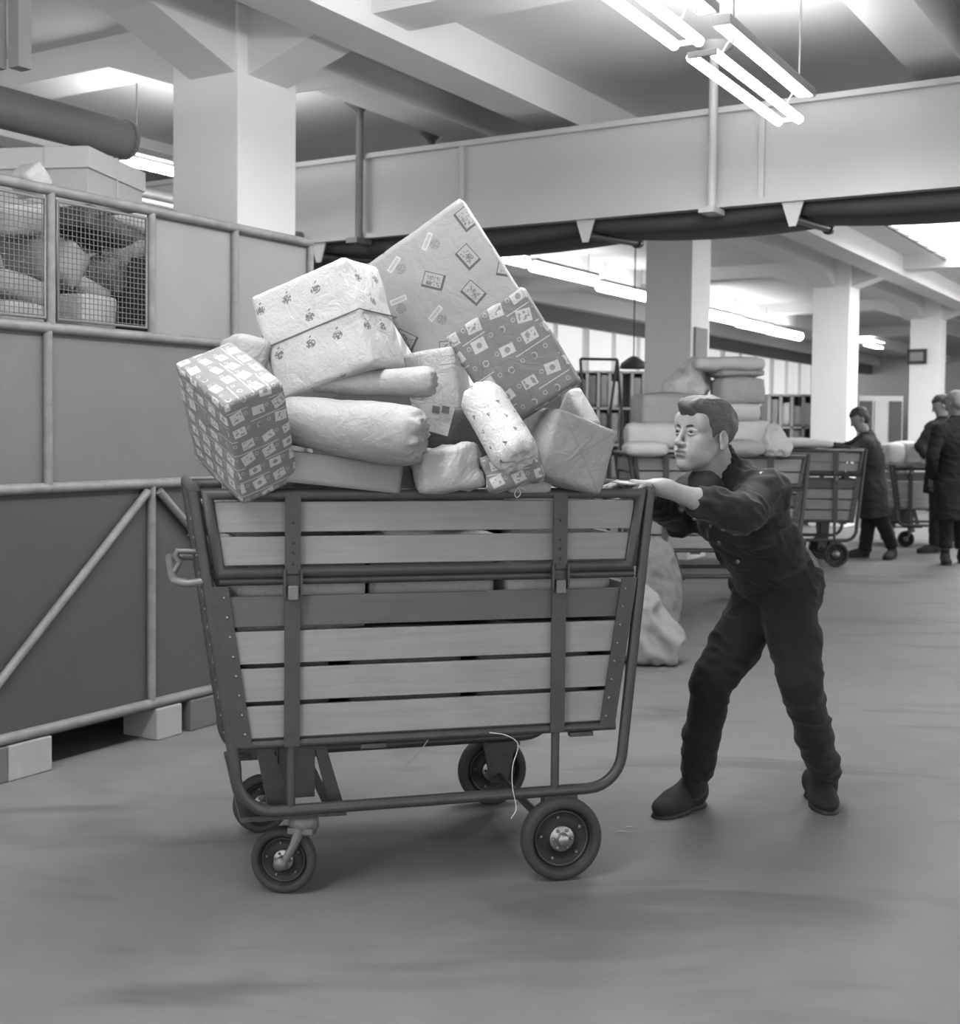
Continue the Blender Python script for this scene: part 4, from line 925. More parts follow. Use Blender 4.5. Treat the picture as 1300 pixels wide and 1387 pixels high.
def hand(f, Wp, fw, nrm, thumb_lat, curl=(25, 88, 140), s=1.0):
    """wrist Wp, fw forward, nrm palm normal, thumb_lat lateral dir of the thumb side"""
    R = basis(fw, thumb_lat); x, l = R[:, 0], R[:, 1]; n = np.asarray(nrm, float); n = n - x * (x @ n) - l * (l @ n); n /= np.linalg.norm(n)
    Pt = lambda a, b, c: Wp + (x * a + l * b + n * c) * s
    f.cap(Pt(-.01, 0, 0), Pt(.03, 0, 0), .024 * s, .024 * s, k=.02)
    lat = (.034, .012, -.011, -.032); mc = (.088, .092, .087, .078); ln = ((.042, .026, .021), (.046, .029, .022), (.042, .027, .021), (.033, .021, .019))
    for i in range(4):
        f.cap(Pt(.02, lat[i] * .5, .002), Pt(mc[i], lat[i], 0), .015 * s, .0115 * s, k=.014)
        p = np.array([mc[i], lat[i], .0]); r = (.0098, .0098, .0094, .0084)[i]
        for j in range(3):
            an = math.radians(curl[j] - (8 if i == 0 and j else 0)); q = p + np.array([math.cos(an) * ln[i][j], -.0006 * i, math.sin(an) * ln[i][j]])
            f.cap(Pt(*p), Pt(*q), (r - .0008 * j) * s, (r - .0008 * (j + 1)) * s, k=.003); p = q
    t0, t1, t2, t3 = (.018, .022, .008), (.045, .046, .022), (.068, .05, .038), (.088, .046, .047)
    f.cap(Pt(*t0), Pt(*t1), .014 * s, .0125 * s, k=.014); f.cap(Pt(*t1), Pt(*t2), .0115 * s, .0105 * s, k=.004); f.cap(Pt(*t2), Pt(*t3), .0105 * s, .009 * s, k=.003)
    f.ell(Pt(.04, .018, .012), (.03 * s, .018 * s, .014 * s), np.column_stack([x, l, n]), k=.012)
def head(f, O, R, s=1.04, detail=True):
    Pt = lambda a, b, c: O + R @ (np.array([a, b, c]) * s)
    E_ = lambda c, r, k=.02, op='u', RR=None: f.ell(Pt(*c), [q * s for q in r], R if RR is None else RR, k * s, op)
    C_ = lambda a, b, ra, rb, k=.015, op='u': f.cap(Pt(*a), Pt(*b), ra * s, rb * s, k * s, op)
    E_((-.012, 0, .034), (.093, .073, .084)); E_((.028, 0, -.030), (.056, .051, .080), .03)
    if not detail:
        C_((.088, 0, .01), (.105, 0, -.03), .008, .011); E_((.06, 0, -.095), (.022, .028, .018), .02)
        for q in (-1, 1): E_((-.012, q * .075, -.01), (.018, .008, .03), .004)
        return
    for q in (-1, 1):
        C_((-.010, q * .050, -.040), (.026, q * .041, -.076), .015, .014, .02); C_((.026, q * .041, -.076), (.064, q * .011, -.102), .014, .015, .02)
        E_((.056, q * .041, -.020), (.022, .018, .018), .018); E_((.046, q * .034, -.052), (.034, .024, .034), .03); C_((.080, q * .010, .022), (.064, q * .046, .019), .0085, .008, .014)
        E_((.058, q * .05, .035), (.02, .014, .03), .02)
    E_((.070, 0, -.102), (.019, .022, .015), .015); E_((.066, 0, .048), (.024, .048, .032), .025)
    E_((.072, 0, -.068), (.020, .032, .026), .02)
    for q in (-1, 1): E_((.097, q * .031, .003), (.017, .0165, .012), .012, 's')
    C_((.083, 0, .018), (.103, 0, -.026), .0062, .0085, .012); E_((.107, 0, -.035), (.0125, .011, .0105), .008)
    for q in (-1, 1): E_((.095, q * .0125, -.039), (.012, .007, .0075), .005); E_((.100, q * .0065, -.0465), (.004, .0035, .004), .002, 's')
    E_((.0885, 0, -.0595), (.0115, .0235, .0062), .006); E_((.0875, 0, -.0725), (.0115, .0205, .0072), .006)
    E_((.106, 0, -.0655), (.016, .021, .0016), .003, 's'); E_((.094, 0, -.083), (.010, .02, .005), .008, 's'); C_((.1, 0, -.044), (.099, 0, -.053), .003, .0035, .005, 's')
    for q in (-1, 1):    # lids
        for zz, rr in ((.0088, .0046), (-.0075, .0034)):
            C_((.0835, q * .018, zz * .55), (.0865, q * .031, zz), rr, rr, .004); C_((.0865, q * .031, zz), (.0765, q * .044, zz * .5), rr, rr, .004)
        Re = R @ np.array([[1, 0, .25], [0, 1, 0], [-.25, 0, 1.]]) ; Re = basis(Re[:, 0], Re[:, 1])
        E_((-.014, q * .077, -.012), (.019, .0075, .032), .006, 'u', Re); E_((-.009, q * .0845, -.003), (.011, .008, .019), .003, 's', Re)
        E_((-.010, q * .078, -.038), (.009, .007, .010), .006)
        C_((.0, q * .079, -.016), (-.002, q * .080, -.008), .004, .004, .003)
def finish_parts(): pass
def look_basis(fwd, up=(0, 0, 1)):
    x = np.asarray(fwd, float); x /= np.linalg.norm(x); z = np.asarray(up, float); y = np.cross(z, x); y /= np.linalg.norm(y); return np.column_stack([x, y, np.cross(x, y)])

# ---- the young worker pushing the cart
J = dict(head=D(953, 589, 3.98), neck=D(976, 642, 4.08), pelvis=D(1051, 783, 4.24), belly=D(1030, 742, 4.18), chest=D(1002, 694, 4.12),
         shL=D(1034, 668, 3.98), shR=D(940, 668, 4.30), elL=D(1003, 697, 3.80), wrL=D(899, 661, 3.72), hipL=D(1066, 810, 4.17), hipR=D(1033, 812, 4.32),
         knL=D(1085, 928, 4.0), anL=D(1118, 1052, 4.36), knR=D(963, 925, 4.12), anR=D(941, 1052, 4.25), elR=D(922, 706, 4.22))
hr_w = CP(.345, .27, 1.105)
fwd = np.array([-math.sin(math.radians(56)), -math.cos(math.radians(56)), .10]); HR = look_basis(fwd, (.04, 0, 1)); HS = 1.0
HO = J['head']
wk = empty('person', (float(J['pelvis'][0]), float(J['pelvis'][1]), 0), 0, 'young man in dark uniform jacket and trousers leaning forward to push the loaded cart', 'person')
def wpart(o):
    o.data.transform(Matrix.Translation(-(Vector(o.location) * 0) - wk.location)); return o
fx = np.concatenate([np.arange(.33, .93, .0032), np.arange(.93, 1.46, .010)]); fy = np.concatenate([np.arange(3.60, 4.2, .0032), np.arange(4.2, 4.56, .009)]); fz = np.concatenate([np.arange(-.02, 1.05, .011), np.arange(1.05, 1.47, .0032)])
f = Fld(fx, fy, fz)
head(f, HO, HR, HS)
hp = lambda a, b, c: HO + HR @ (np.array([a, b, c]) * HS)
f.cap(hp(-.035, 0, -.03), J['neck'], .049, .054, k=.02); f.cap(hp(.005, 0, -.075), (J['neck'] + hp(.03, 0, -.13)) / 2, .035, .04, k=.03)
sp = J['neck'] - J['pelvis']; sp /= np.linalg.norm(sp); la = J['shL'] - J['shR']; la = la - sp * (sp @ la); la /= np.linalg.norm(la); fr = np.cross(la, sp); TR = np.column_stack([fr, la, sp])
f.ell(J['chest'], (.085, .135, .13), TR, .04); f.ell(J['belly'], (.07, .105, .12), TR, .04); f.ell(J['pelvis'], (.07, .11, .10), TR, .04)
f.cap(J['neck'], J['shL'] * .8 + J['neck'] * .2, .05, .045, k=.04); f.cap(J['neck'], J['shR'] * .8 + J['neck'] * .2, .05, .045, k=.04)
for S_ in 'LR':
    w_ = J['wrL'] if S_ == 'L' else hr_w
    f.cap(J['sh' + S_], J['el' + S_], .045, .037, k=.03); f.cap(J['el' + S_], w_, .041, .0245, k=.015)
    f.cap(J['el' + S_] * .7 + w_ * .3, J['el' + S_] * .45 + w_ * .55, .042, .033, k=.02)
    f.cap(J['hip' + S_] * .92 + J['pelvis'] * .08, J['kn' + S_], .062, .045, k=.02); f.cap(J['kn' + S_], J['an' + S_], .045, .034, k=.02); f.ell(J['an' + S_] - zV * .03, (.04, .04, .05), k=.02)
gripc = CP(.262, .085, 1.128)
fwL = gripc + zV * .028 + cu * .02 - J['wrL']
hand(f, J['wrL'], -cu * 1.0 + np.array([0, -.05, .16]), (-.15, 0, -1), cvv, (48, 110, 165), 1.0)
hand(f, hr_w, -cu + zV * .35, (-.1, 0, -1), -cvv, (40, 100, 150), .95)
def skin_mi(Cn):
    q = (Cn - HO) @ HR / HS; lip = (q[:, 0] > .078) & (np.abs(q[:, 1]) < .024) & (((q[:, 2] + .0655) / .0085) ** 2 + (q[:, 1] / .026) ** 2 < 1); return lip.astype(int)
wpart(sdf_obj('body', f, [skin, lipm], wk, mi=skin_mi, smooth_it=1))
# eyes and brows
for q in (-1, 1):
    m = MB(); c = hp(.0745, q * .031, .002); m.sphere(c, .0125 * HS, 12, 0)
    g = HR @ np.array([1, .12, .02]); g /= np.linalg.norm(g); m.sphere(c + g * .0062 * HS, .0074 * HS, 8, 1); o = m.build('eye', [eyew, irism], wk); wpart(o)
    m = MB(); m.tube([hp(.0895, q * .012, .0175), hp(.0885, q * .024, .021), hp(.081, q * .037, .0215), hp(.070, q * .049, .0165)], [.0024, .0034, .0032, .0016], 8); wpart(m.build('eyebrow', browm, wk))
# hair
f = Fld.reg(hp(0, 0, .04) - .15, hp(0, 0, .04) + .16, .0032)
def hair_fn(X, Y, Z):
    x, y, z = X - HO[0], Y - HO[1], Z - HO[2]
    qx, qy, qz = [(x * HR[0, i] + y * HR[1, i] + z * HR[2, i]) / HS for i in range(3)]
    def el(c, r):
        k0 = np.sqrt(((qx - c[0]) / r[0]) ** 2 + ((qy - c[1]) / r[1]) ** 2 + ((qz - c[2]) / r[2]) ** 2); k1 = np.sqrt(((qx - c[0]) / r[0] ** 2) ** 2 + ((qy - c[1]) / r[1] ** 2) ** 2 + ((qz - c[2]) / r[2] ** 2) ** 2) + 1e-9; return k0 * (k0 - 1) / k1
    sh = el((-.014, 0, .040), (.103, .081, .089)); 
    s2 = el((.050, .008, .083), (.062, .058, .034)); h2 = np.maximum(.02 - np.abs(sh - s2), 0) / .02; sh = np.minimum(sh, s2) - h2 * h2 * .005
    # hairline height as a function of forward position
    line = np.interp(qx, [-.12, -.075, -.045, -.024, -.012, .006, .02, .030, .045, .065, .10], [-.075, -.078, -.06, -.02, .016, .010, -.014, .016, .031, .043, .048])
    return np.maximum(sh, (line - qz) * .8) * HS
f._op(hair_fn, hp(0, 0, .04) - .15, hp(0, 0, .04) + .16, 0, 'u')
def hair_d_(P):
    q = (P - HO) @ HR; s_ = fbm(np.stack([q[:, 0] * 12, q[:, 1] * 90, q[:, 2] * 30], 1), 2); return s_ * .0028 + fbm(q * 30, 2) * .0025
ho = sdf_obj('hair', f, hairm, wk, disp=hair_d_, smooth_it=2)
me = ho.data; n = len(me.vertices); c = np.empty(n * 3); me.vertices.foreach_get('co', c); q = (c.reshape(-1, 3) - HO) @ HR; uvl = me.uv_layers.new(name='UVMap'); li = np.empty(len(me.loops), np.int32); me.loops.foreach_get('vertex_index', li)
uvl.data.foreach_set('uv', np.stack([q[li, 0] + q[li, 2] * .3, q[li, 1] + q[li, 2] * .8], 1).ravel()); wpart(ho)
# jacket
def folds(sc=1.0, amp=.005, seed=0):
    def d(P): 
        n = fbm(np.stack([P[:, 0] * 9, P[:, 1] * 9, P[:, 2] * 16], 1) * sc + seed, 3); r = 1 - np.abs(fbm(np.stack([P[:, 0] * 13 + P[:, 2] * 10, P[:, 1] * 10, P[:, 2] * 17], 1) * sc + seed + 5, 2)) * 2
        return np.maximum(n * amp * .8 + np.clip(r - .35, -.3, .7) * amp * 1.4, -.35 * amp)
    return d
f = Fld.reg((.55, 3.62, .55), (1.42, 4.55, 1.36), .0085)
sl = lambda p, a, b, c: p + TR @ np.array([a, b, c])
f.ell(sl(J['chest'], .0, 0, .0), (.128, .185, .15), TR, .05); f.ell(sl(J['belly'], .0, 0, 0), (.125, .165, .14), TR, .05); f.ell(sl(J['pelvis'], -.002, 0, -.0), (.128, .172, .125), TR, .05)
f.cap(J['neck'] - sp * .03, J['shL'] - sp * .0, .075, .066, k=.05); f.cap(J['neck'] - sp * .03, J['shR'], .075, .064, k=.05)
cuffL = J['elL'] * .40 + J['wrL'] * .60
f.cap(J['shL'], J['elL'], .070, .056, k=.04); f.cap(J['elL'], J['elL'] * .7 + J['wrL'] * .3, .056, .05, k=.03); cyl(f, J['elL'] * .85 + J['wrL'] * .15, cuffL, .054, .047, .012, .005)
cuffR = J['elR'] * .12 + hr_w * .88
f.cap(J['shR'], J['elR'], .066, .054, k=.04); cyl(f, J['elR'], cuffR, .053, .040, .015, .006)
# stand-up collar: ring of capsules sloping round the neck, open at the front
nk = J['neck'] + sp * .0
for k in range(-8, 9):
    an = k / 8 * 2.45 + PI; an2 = (k + 1) / 8 * 2.45 + PI
    pr = lambda t: nk + TR @ np.array([math.cos(t) * .066 + .004, math.sin(t) * .07, .0 + .022 * -math.cos(t)])
    if k < 8: f.cap(pr(an) - sp * .02, pr(an) + sp * .040, .013, .0075, k=.008); f.cap(pr(an) + sp * .03, pr(an2) + sp * .03, .0095, .0095, k=.006)
f.box(sl(J['pelvis'], .06, -.02, -.07), (.07, .12, .035), .02, TR, .04)
f.cap(hp(-.02, 0, -.05), hp(.03, 0, -.17), .047, .05, k=.012, op='s')
fo = folds(1.15, .008, 2)
wpart(sdf_obj('jacket', f, jackm, wk, disp=fo, smooth_it=2)); jk = wk.children[-1]
# undershirt in the open collar
f = Fld.reg(hp(.03, 0, -.17) - .16, hp(.03, 0, -.17) + .16, .006); f.cap(hp(-.016, 0, -.148), sl(J['chest'], .03, 0, .08), .046, .052, k=.02); wpart(sdf_obj('undershirt', f, sweatm, wk, disp=lambda P: fbm(P * 40, 2) * .002))
# shoulder strap, buttons
bt = mat('metal_button', 140, .3, metal=.7)
def on_jacket(p, px=None): return p
m = MB(); a_, b_ = D(1019, 640, 3.985), D(1046, 661, 3.90); m.tube([D(1014, 634, 4.03), D(1026, 640, 3.98), D(1038, 650, 3.945), D(1047, 664, 3.93)], [.012, .013, .013, .012], 6); wpart(m.build('shoulder_strap', jackm, wk))
import mathutils
def hit(px, py):
    bvh = mathutils.bvhtree.BVHTree.FromObject(jk, DG) if False else None
jme = jk.data; bv = mathutils.bvhtree.BVHTree.FromPolygons([tuple(v.co + wk.location) for v in jme.vertices], [tuple(p.vertices) for p in jme.polygons])
for (px, py) in ((941, 703), (962, 713), (980, 718), (995, 724), (974, 735), (999, 761), (1031, 641)):
    r = ray(px, py); h_ = bv.ray_cast(Vector((0, 0, CH)), Vector(r))
    if h_[0] is None: continue
    m = MB(); n_ = np.array(h_[1]); m.lathe(np.array(h_[0]) - n_ * .001, n_, [(.0085, 0), (.0085, .002), (.005, .0045), (0, .005)], 12); wpart(m.build('button', bt, wk))
# trousers
f = Fld.reg((.5, 3.78, .03), (1.42, 4.6, .88), .0095)
f.ell(J['pelvis'] - sp * .02, (.115, .155, .12), TR, .04)
for S_ in 'LR':
    h_, k_, a_ = J['hip' + S_], J['kn' + S_], J['an' + S_]
    f.cap(h_, h_ * .5 + k_ * .5, .098, .083, k=.05); f.cap(h_ * .5 + k_ * .5, k_, .083, .068, k=.03); f.cap(k_, k_ * .45 + a_ * .55, .066, .06, k=.02); cyl(f, k_ * .5 + a_ * .5, a_ + (k_ - a_) * .02, .060, .056, .02, .005)
    pass
wpart(sdf_obj('trousers', f, trousm, wk, disp=folds(.75, .006, 8), smooth_it=2))
# socks and shoes
def shoe(an, heel, toe, parent, mm, L=.27, wd=.05, fin=True):
    d_ = np.array(toe) - np.array(heel); d_[2] = 0; d_ /= np.linalg.norm(d_); R = np.column_stack([d_, np.cross(zV, d_), zV]); H0 = np.array([heel[0], heel[1], 0])
    Pp = lambda a, b, c: H0 + R @ np.array([a, b, c])
    f = Fld.reg(Pp(L / 2, 0, .06) - .18, Pp(L / 2, 0, .06) + .18, .006)
    f.ell(Pp(.055, 0, .045), (.06, wd * .78, .05), R, .03); f.ell(Pp(L * .66, 0, .03), (L * .33, wd, .038), R, .03); f.cap(Pp(.06, 0, .07), Pp(L * .62, 0, .05), .042, .034, k=.03); f.cap(Pp(.05, 0, .06), np.array([an[0], an[1], an[2]]) * .6 + Pp(.05, 0, .06) * .4, .043, .042, k=.02)
    f.box(Pp(L / 2, 0, -.06), (.4, .3, .062), .001, R, 0, 's')
    o = sdf_obj('shoe', f, mm, parent, smooth_it=2); wpart_(o, parent)
    f = Fld.reg(Pp(L / 2, 0, .02) - .18, Pp(L / 2, 0, .02) + .18, .005)
    f.ell(Pp(.055, 0, .0), (.060, wd * .8, .03), R, .03); f.ell(Pp(L * .66, 0, .0), (L * .34, wd * 1.0, .03), R, .03); f.cap(Pp(.05, 0, .008), Pp(L * .7, 0, .008), .03, .035, k=.02); f.box(Pp(L / 2, 0, -.06), (.4, .3, .06), .001, R, 0, 's'); f.box(Pp(L / 2, 0, .08), (.4, .3, .064), .001, R, 0, 's')
    o2_ = sdf_obj('sole', f, black, o, smooth_it=1); wpart_(o2_, parent)
def wpart_(o, root): o.data.transform(Matrix.Translation(-root.location)); return o
shoe(J['anR'], G(952, 1088), G(888, 1109), wk, shoem)
tl = G(1122, 1103); shoe(J['anL'], tl + np.array([.01, .25, 0]), tl, wk, shoem)
for S_ in 'LR':
    f = Fld.reg(J['an' + S_] - .1, J['an' + S_] + .1, .006); f.cap(J['an' + S_] - zV * .035, J['an' + S_] + zV * .03, .043, .046); wpart_(sdf_obj('sock', f, jackm, wk), wk)

# ---- workers in the background
def worker(label, J, HRb, coat, hairc, coat_len, root_xy, hs=1.0, legm=None, both=True, trousers=True):
    root = empty('person', (root_xy[0], root_xy[1], 0), 0, label, 'person'); allp = np.array([p for p in J.values()]); lo, hi = allp.min(0) - .26, allp.max(0) + .26; lo[2] = -.02
    f = Fld.reg(lo, hi, .012); head(f, J['head'], HRb, hs, False); spn = J['neck'] - J['pelvis']; spn /= np.linalg.norm(spn); la = J['shL'] - J['shR']; la -= spn * (la @ spn); la /= np.linalg.norm(la); T = np.column_stack([np.cross(la, spn), la, spn])
    mid = (J['neck'] + J['pelvis']) / 2
    f.cap(J['head'] - HRb[:, 2] * .04, J['neck'], .052, .055, k=.02); f.ell(mid + spn * .1, (.09, .15, .16), T, .05); f.ell(J['pelvis'], (.09, .14, .12), T, .05); f.cap(mid, J['pelvis'], .1, .1, k=.05)
    for s in 'LR':
        f.cap(J['sh' + s], J['el' + s], .045, .036, k=.03); f.cap(J['el' + s], J['wr' + s], .036, .026, k=.02); f.cap(J['hip' + s], J['kn' + s], .07, .05, k=.03); f.cap(J['kn' + s], J['an' + s], .05, .035, k=.02)
        fw = J['wr' + s] - J['el' + s]; fw /= np.linalg.norm(fw); hand(f, J['wr' + s], fw, (0, 0, -1) if abs(fw[2]) < .8 else T[:, 0], (T[:, 1] if s == 'R' else -T[:, 1]), (12, 30, 50))
    wpart_(sdf_obj('body', f, skin_b, root), root)
    f = Fld.reg(lo, hi, .014)
    f.ell(mid + spn * .10, (.13, .19, .2), T, .06); f.cap(mid, J['pelvis'], .145, .15, k=.08)
    for s in 'LR': f.cap(J['neck'] - spn * .05, J['sh' + s], .075, .07, k=.05); f.cap(J['sh' + s], J['el' + s], .072, .058, k=.04); cyl(f, J['el' + s], J['wr' + s] * .93 + J['el' + s] * .07, .058, .045, .02)
    f.cap(J['neck'] - spn * .03, J['neck'] + spn * .02, .075, .06, k=.02)
    hem = (J['knL'] + J['knR']) / 2; hem = J['pelvis'] + (hem - J['pelvis']) * coat_len; cyl(f, J['pelvis'] + spn * .02, hem, .165, .20, .06, .01, 'u', .8, la)
    wpart_(sdf_obj('work_coat', f, coat, root, disp=folds(.8, .008, 4), smooth_it=2), root)
    f = Fld.reg(lo, hi, .014)
    for s in 'LR': f.cap(J['hip' + s], J['kn' + s], .085, .07, k=.03); cyl(f, J['kn' + s] + (J['hip' + s] - J['kn' + s]) * .1, J['an' + s], .072, .066, .02)
    wpart_(sdf_obj('trousers', f, trousm, root, disp=folds(1, .005, 3)), root)
    f = Fld.reg(J['head'] - .17, J['head'] + .17, .008); hq = lambda a, b, c: J['head'] + HRb @ np.array([a, b, c]) * hs
    f.ell(hq(-.018, 0, .045), (.1 * hs, .08 * hs, .084 * hs), HRb); f.ell(hq(-.05, 0, -.01), (.06 * hs, .072 * hs, .07 * hs), HRb); f.box(hq(.09, 0, -.03), (.085 * hs, .12, .085 * hs), .01, HRb, .01, 's')
    wpart_(sdf_obj('hair', f, hairc, root, disp=lambda P: fbm(P * 40, 2) * .003), root)
    for s in 'LR':
        h_ = J['an' + s]; toe = J['toe' + s]; shoe(h_, (h_[0] - (toe - h_)[0] * .25, h_[1] - (toe - h_)[1] * .25, 0), toe, root, shoem, .28, .052)
    return root
def PX(d0, **k): return {n: D(v[0], v[1], d0 + (v[2] if len(v) > 2 else 0)) for n, v in k.items()}
d1 = 12.95
Jb = PX(d1, head=(1163, 568), neck=(1174, 590), pelvis=(1181, 662), shL=(1173, 602, -.17), shR=(1165, 600, .17), elL=(1150, 612, -.2), elR=(1142, 608, .2), wrL=(1126, 605, -.15), wrR=(1120, 603, .2),
        hipL=(1183, 672, -.08), hipR=(1177, 672, .08), knL=(1195, 708, -.05), knR=(1176, 712, .05), anL=(1209, 741, -.05), anR=(1171, 746, .05))
Jb['toeL'] = Jb['anL'] + np.array([-.1, -.14, 0]); Jb['toeR'] = Jb['anR'] + np.array([-.2, -.03, 0])
worker('dark-haired man in a long dark work coat bending over to reach into a parcel cart', Jb, look_basis((-.9, -.1, -.45), (-.35, 0, 1)), coatm, hair_d, .8, Jb['pelvis'], 1.0)
d2 = 13.6
Jc = PX(d2, head=(1274, 550), neck=(1276, 568), pelvis=(1272, 650), shL=(1262, 580, -.15), shR=(1286, 578, .15), elL=(1246, 605, -.2), elR=(1282, 612, .1), wrL=(1256, 622, -.32), wrR=(1262, 622, .0),
        hipL=(1268, 660, -.08), hipR=(1276, 660, .08), knL=(1268, 700, -.08), knR=(1276, 700, .08), anL=(1266, 738, -.05), anR=(1280, 738, .1))
Jc['toeL'] = Jc['anL'] + np.array([-.2, -.06, 0]); Jc['toeR'] = Jc['anR'] + np.array([-.2, -.03, 0])
worker('dark-haired man in a dark jacket standing at the sorting table behind the grey-haired man', Jc, look_basis((-.9, .1, -.35), (-.2, 0, 1)), coat2, hair_d, .35, Jc['pelvis'], 1.0)
d3 = 12.5
Jd = PX(d3, head=(1293, 547), neck=(1296, 566), pelvis=(1288, 655), shL=(1272, 583, -.1), shR=(1312, 583, .1), elL=(1262, 618, -.12), elR=(1318, 618, .1), wrL=(1262, 648, .1), wrR=(1300, 648, .25),
        hipL=(1283, 665, -.05), hipR=(1297, 665, .05), knL=(1281, 705, -.03), knR=(1299, 705, .05), anL=(1280, 742, -.03), anR=(1303, 742, .05))
Jd['toeL'] = Jd['anL'] + np.array([-.05, -.2, 0]); Jd['toeR'] = Jd['anR'] + np.array([.03, -.2, 0])
worker('grey-haired man in a long dark coat, bending at the picture edge', Jd, look_basis((-.45, .8, -.35), (0, .15, 1)), coat2, hair_g, .95, Jd['pelvis'], 1.03)
# ================================================================== background things
def sack(name, px, py, w, hgt, dep, lab, mm=canvas, seed=0, lean=0.0, d=None, cat='mail sack', tipw=.7, z0=0.0):
    g = G(px, py) if d is None else D(px, py, d); g = np.array([g[0], g[1], g[2] if d is not None else 0.0]); g = g + np.array([0, dep * .5, 0]); h = max(.008, w / 22)
    f = Fld.reg(g - np.array([w, dep, .02]), g + np.array([w, dep, hgt * 1.2]), h)
    f.ell(g + zV * hgt * .3, (w * .5, dep * .5, hgt * .32), k=.1); f.ell(g + zV * hgt * .6 + np.array([lean, 0, 0]), (w * .45 * tipw, dep * .42, hgt * .4), k=.1); f.box(g + zV * hgt * .2, (w * .42, dep * .42, hgt * .19), .05, None, .08)
    f.ell(g + zV * hgt * .92 + np.array([lean * 1.6, 0, 0]), (w * .16 * tipw, dep * .16, hgt * .12), k=.06)
    f.box(g - zV * .2, (w * 2, dep * 2, .2), .001, None, 0, 's')
    def dp(P):
        r = np.abs(fbm(np.stack([P[:, 0] * 5 + P[:, 2] * 3, P[:, 1] * 5, P[:, 2] * 3 - P[:, 0] * 2], 1) * (.45 / w) * 1.3 + seed, 3)); return (.25 - r) * w * .12
    return sdf_obj(name, f, mm, disp=dp, smooth_it=2, o0=g, label=lab, cat=cat)
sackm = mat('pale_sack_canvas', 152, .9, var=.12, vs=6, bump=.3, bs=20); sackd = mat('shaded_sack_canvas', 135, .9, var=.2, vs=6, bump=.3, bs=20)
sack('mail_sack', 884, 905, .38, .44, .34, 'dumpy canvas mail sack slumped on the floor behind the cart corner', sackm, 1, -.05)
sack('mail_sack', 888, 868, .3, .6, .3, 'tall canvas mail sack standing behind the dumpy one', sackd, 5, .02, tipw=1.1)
# second and third cart
YB = math.radians(3)
cA = D(968, 780, 9.0); cartA = dup(cart, (float(cA[0]), float(cA[1]) + .36, 0), YB, 'parcel cart piled high with sacks and boxes behind the worker')
cB = D(1080, 760, 12.1); cartB = dup(cart, (float(cB[0]), float(cB[1]) + .36, 0), math.radians(-4), 'low-filled slatted cart that the bending man reaches into')
cD = D(1262, 750, 13.8); cartC = dup(cart, (float(cD[0]) + .25, float(cD[1]) + .75, 0), math.radians(2), 'cart filled with white bundles in front of the framed-sign column')
def pb(name, px0, py0, px1, py1, d, t, mm, lab, ang=0.0, cat='parcel', **kw):
    a, b = D(px0, py0, d), D(px1, py1, d); c = (a + b) / 2 + np.array([0, t / 2, 0]); return soft_box(name, c, Rz(ang), (abs(b[0] - a[0]) / 2, t / 2, abs(a[2] - b[2]) / 2), mm, rad=.02, noise=.008, bulge=.02, step=.03, seed=px0, nsc=6, label=lab, cat=cat)
pb('flat_parcel', 948, 484, 1040, 500, 9.0, .5, palebun, 'long flat pale parcel crowning the pile on the second cart', -.1)
pb('flat_parcel', 975, 499, 1035, 510, 9.05, .4, kraft_l, 'second flat parcel just beneath the crowning one', .05)
pb('parcel', 977, 511, 1036, 547, 9.0, .4, kraft_l, 'upright box parcel in the pile on the second cart, beneath the flat ones', .03)
pb('parcel', 985, 547, 1030, 569, 9.0, .4, palebun, 'white box parcel under the upright one behind the worker head')
pb('parcel', 980, 570, 1042, 605, 9.0, .4, palebun, 'wide white parcel on the second cart at the worker shoulder', .05)
pb('parcel', 985, 598, 1035, 616, 8.8, .3, kraft_l, 'grey flat parcel slanting on the second cart rim', .1)
sack('cloth_bundle', 935, 540, .34, .3, .4, 'pale bulging cloth bundle on top of the parcels behind the worker head', palebun, 8, .05, d=9.2, cat='bundle')
pb('parcel', 866, 534, 966, 578, 9.15, .45, kraft_l, 'big grey blurred parcel on the second cart, left of the worker hair', .1)
pb('parcel', 855, 574, 940, 606, 9.0, .5, palebun, 'wide pale parcel under the big grey one, left of the worker face', -.08)
sack('cloth_bundle', 1056, 618, .2, .22, .25, 'small white bag at the corner of the second cart', palebun, 17, -.02, d=8.9, cat='bundle')
pb('parcel', 850, 600, 905, 616, 8.8, .3, palebun, 'flat white parcel on the rim of the second cart')
pb('parcel', 1050, 596, 1130, 606, 12.1, .5, palebun, 'flat pale parcel lying in the low-filled cart')
for k, (a, b, c, d_) in enumerate(((1204, 602, 1225, 628), (1222, 600, 1245, 627), (1240, 606, 1262, 630))):
    pb('white_bundle', a, b, c, d_, 13.6, .35, palebun, ['white bundle heaped in the third cart, next to the bending man', 'white bundle in the middle of the heap in the third cart', 'white bundle of the third cart below the jacketed man hands'][k], .2 * k, 'bundle')
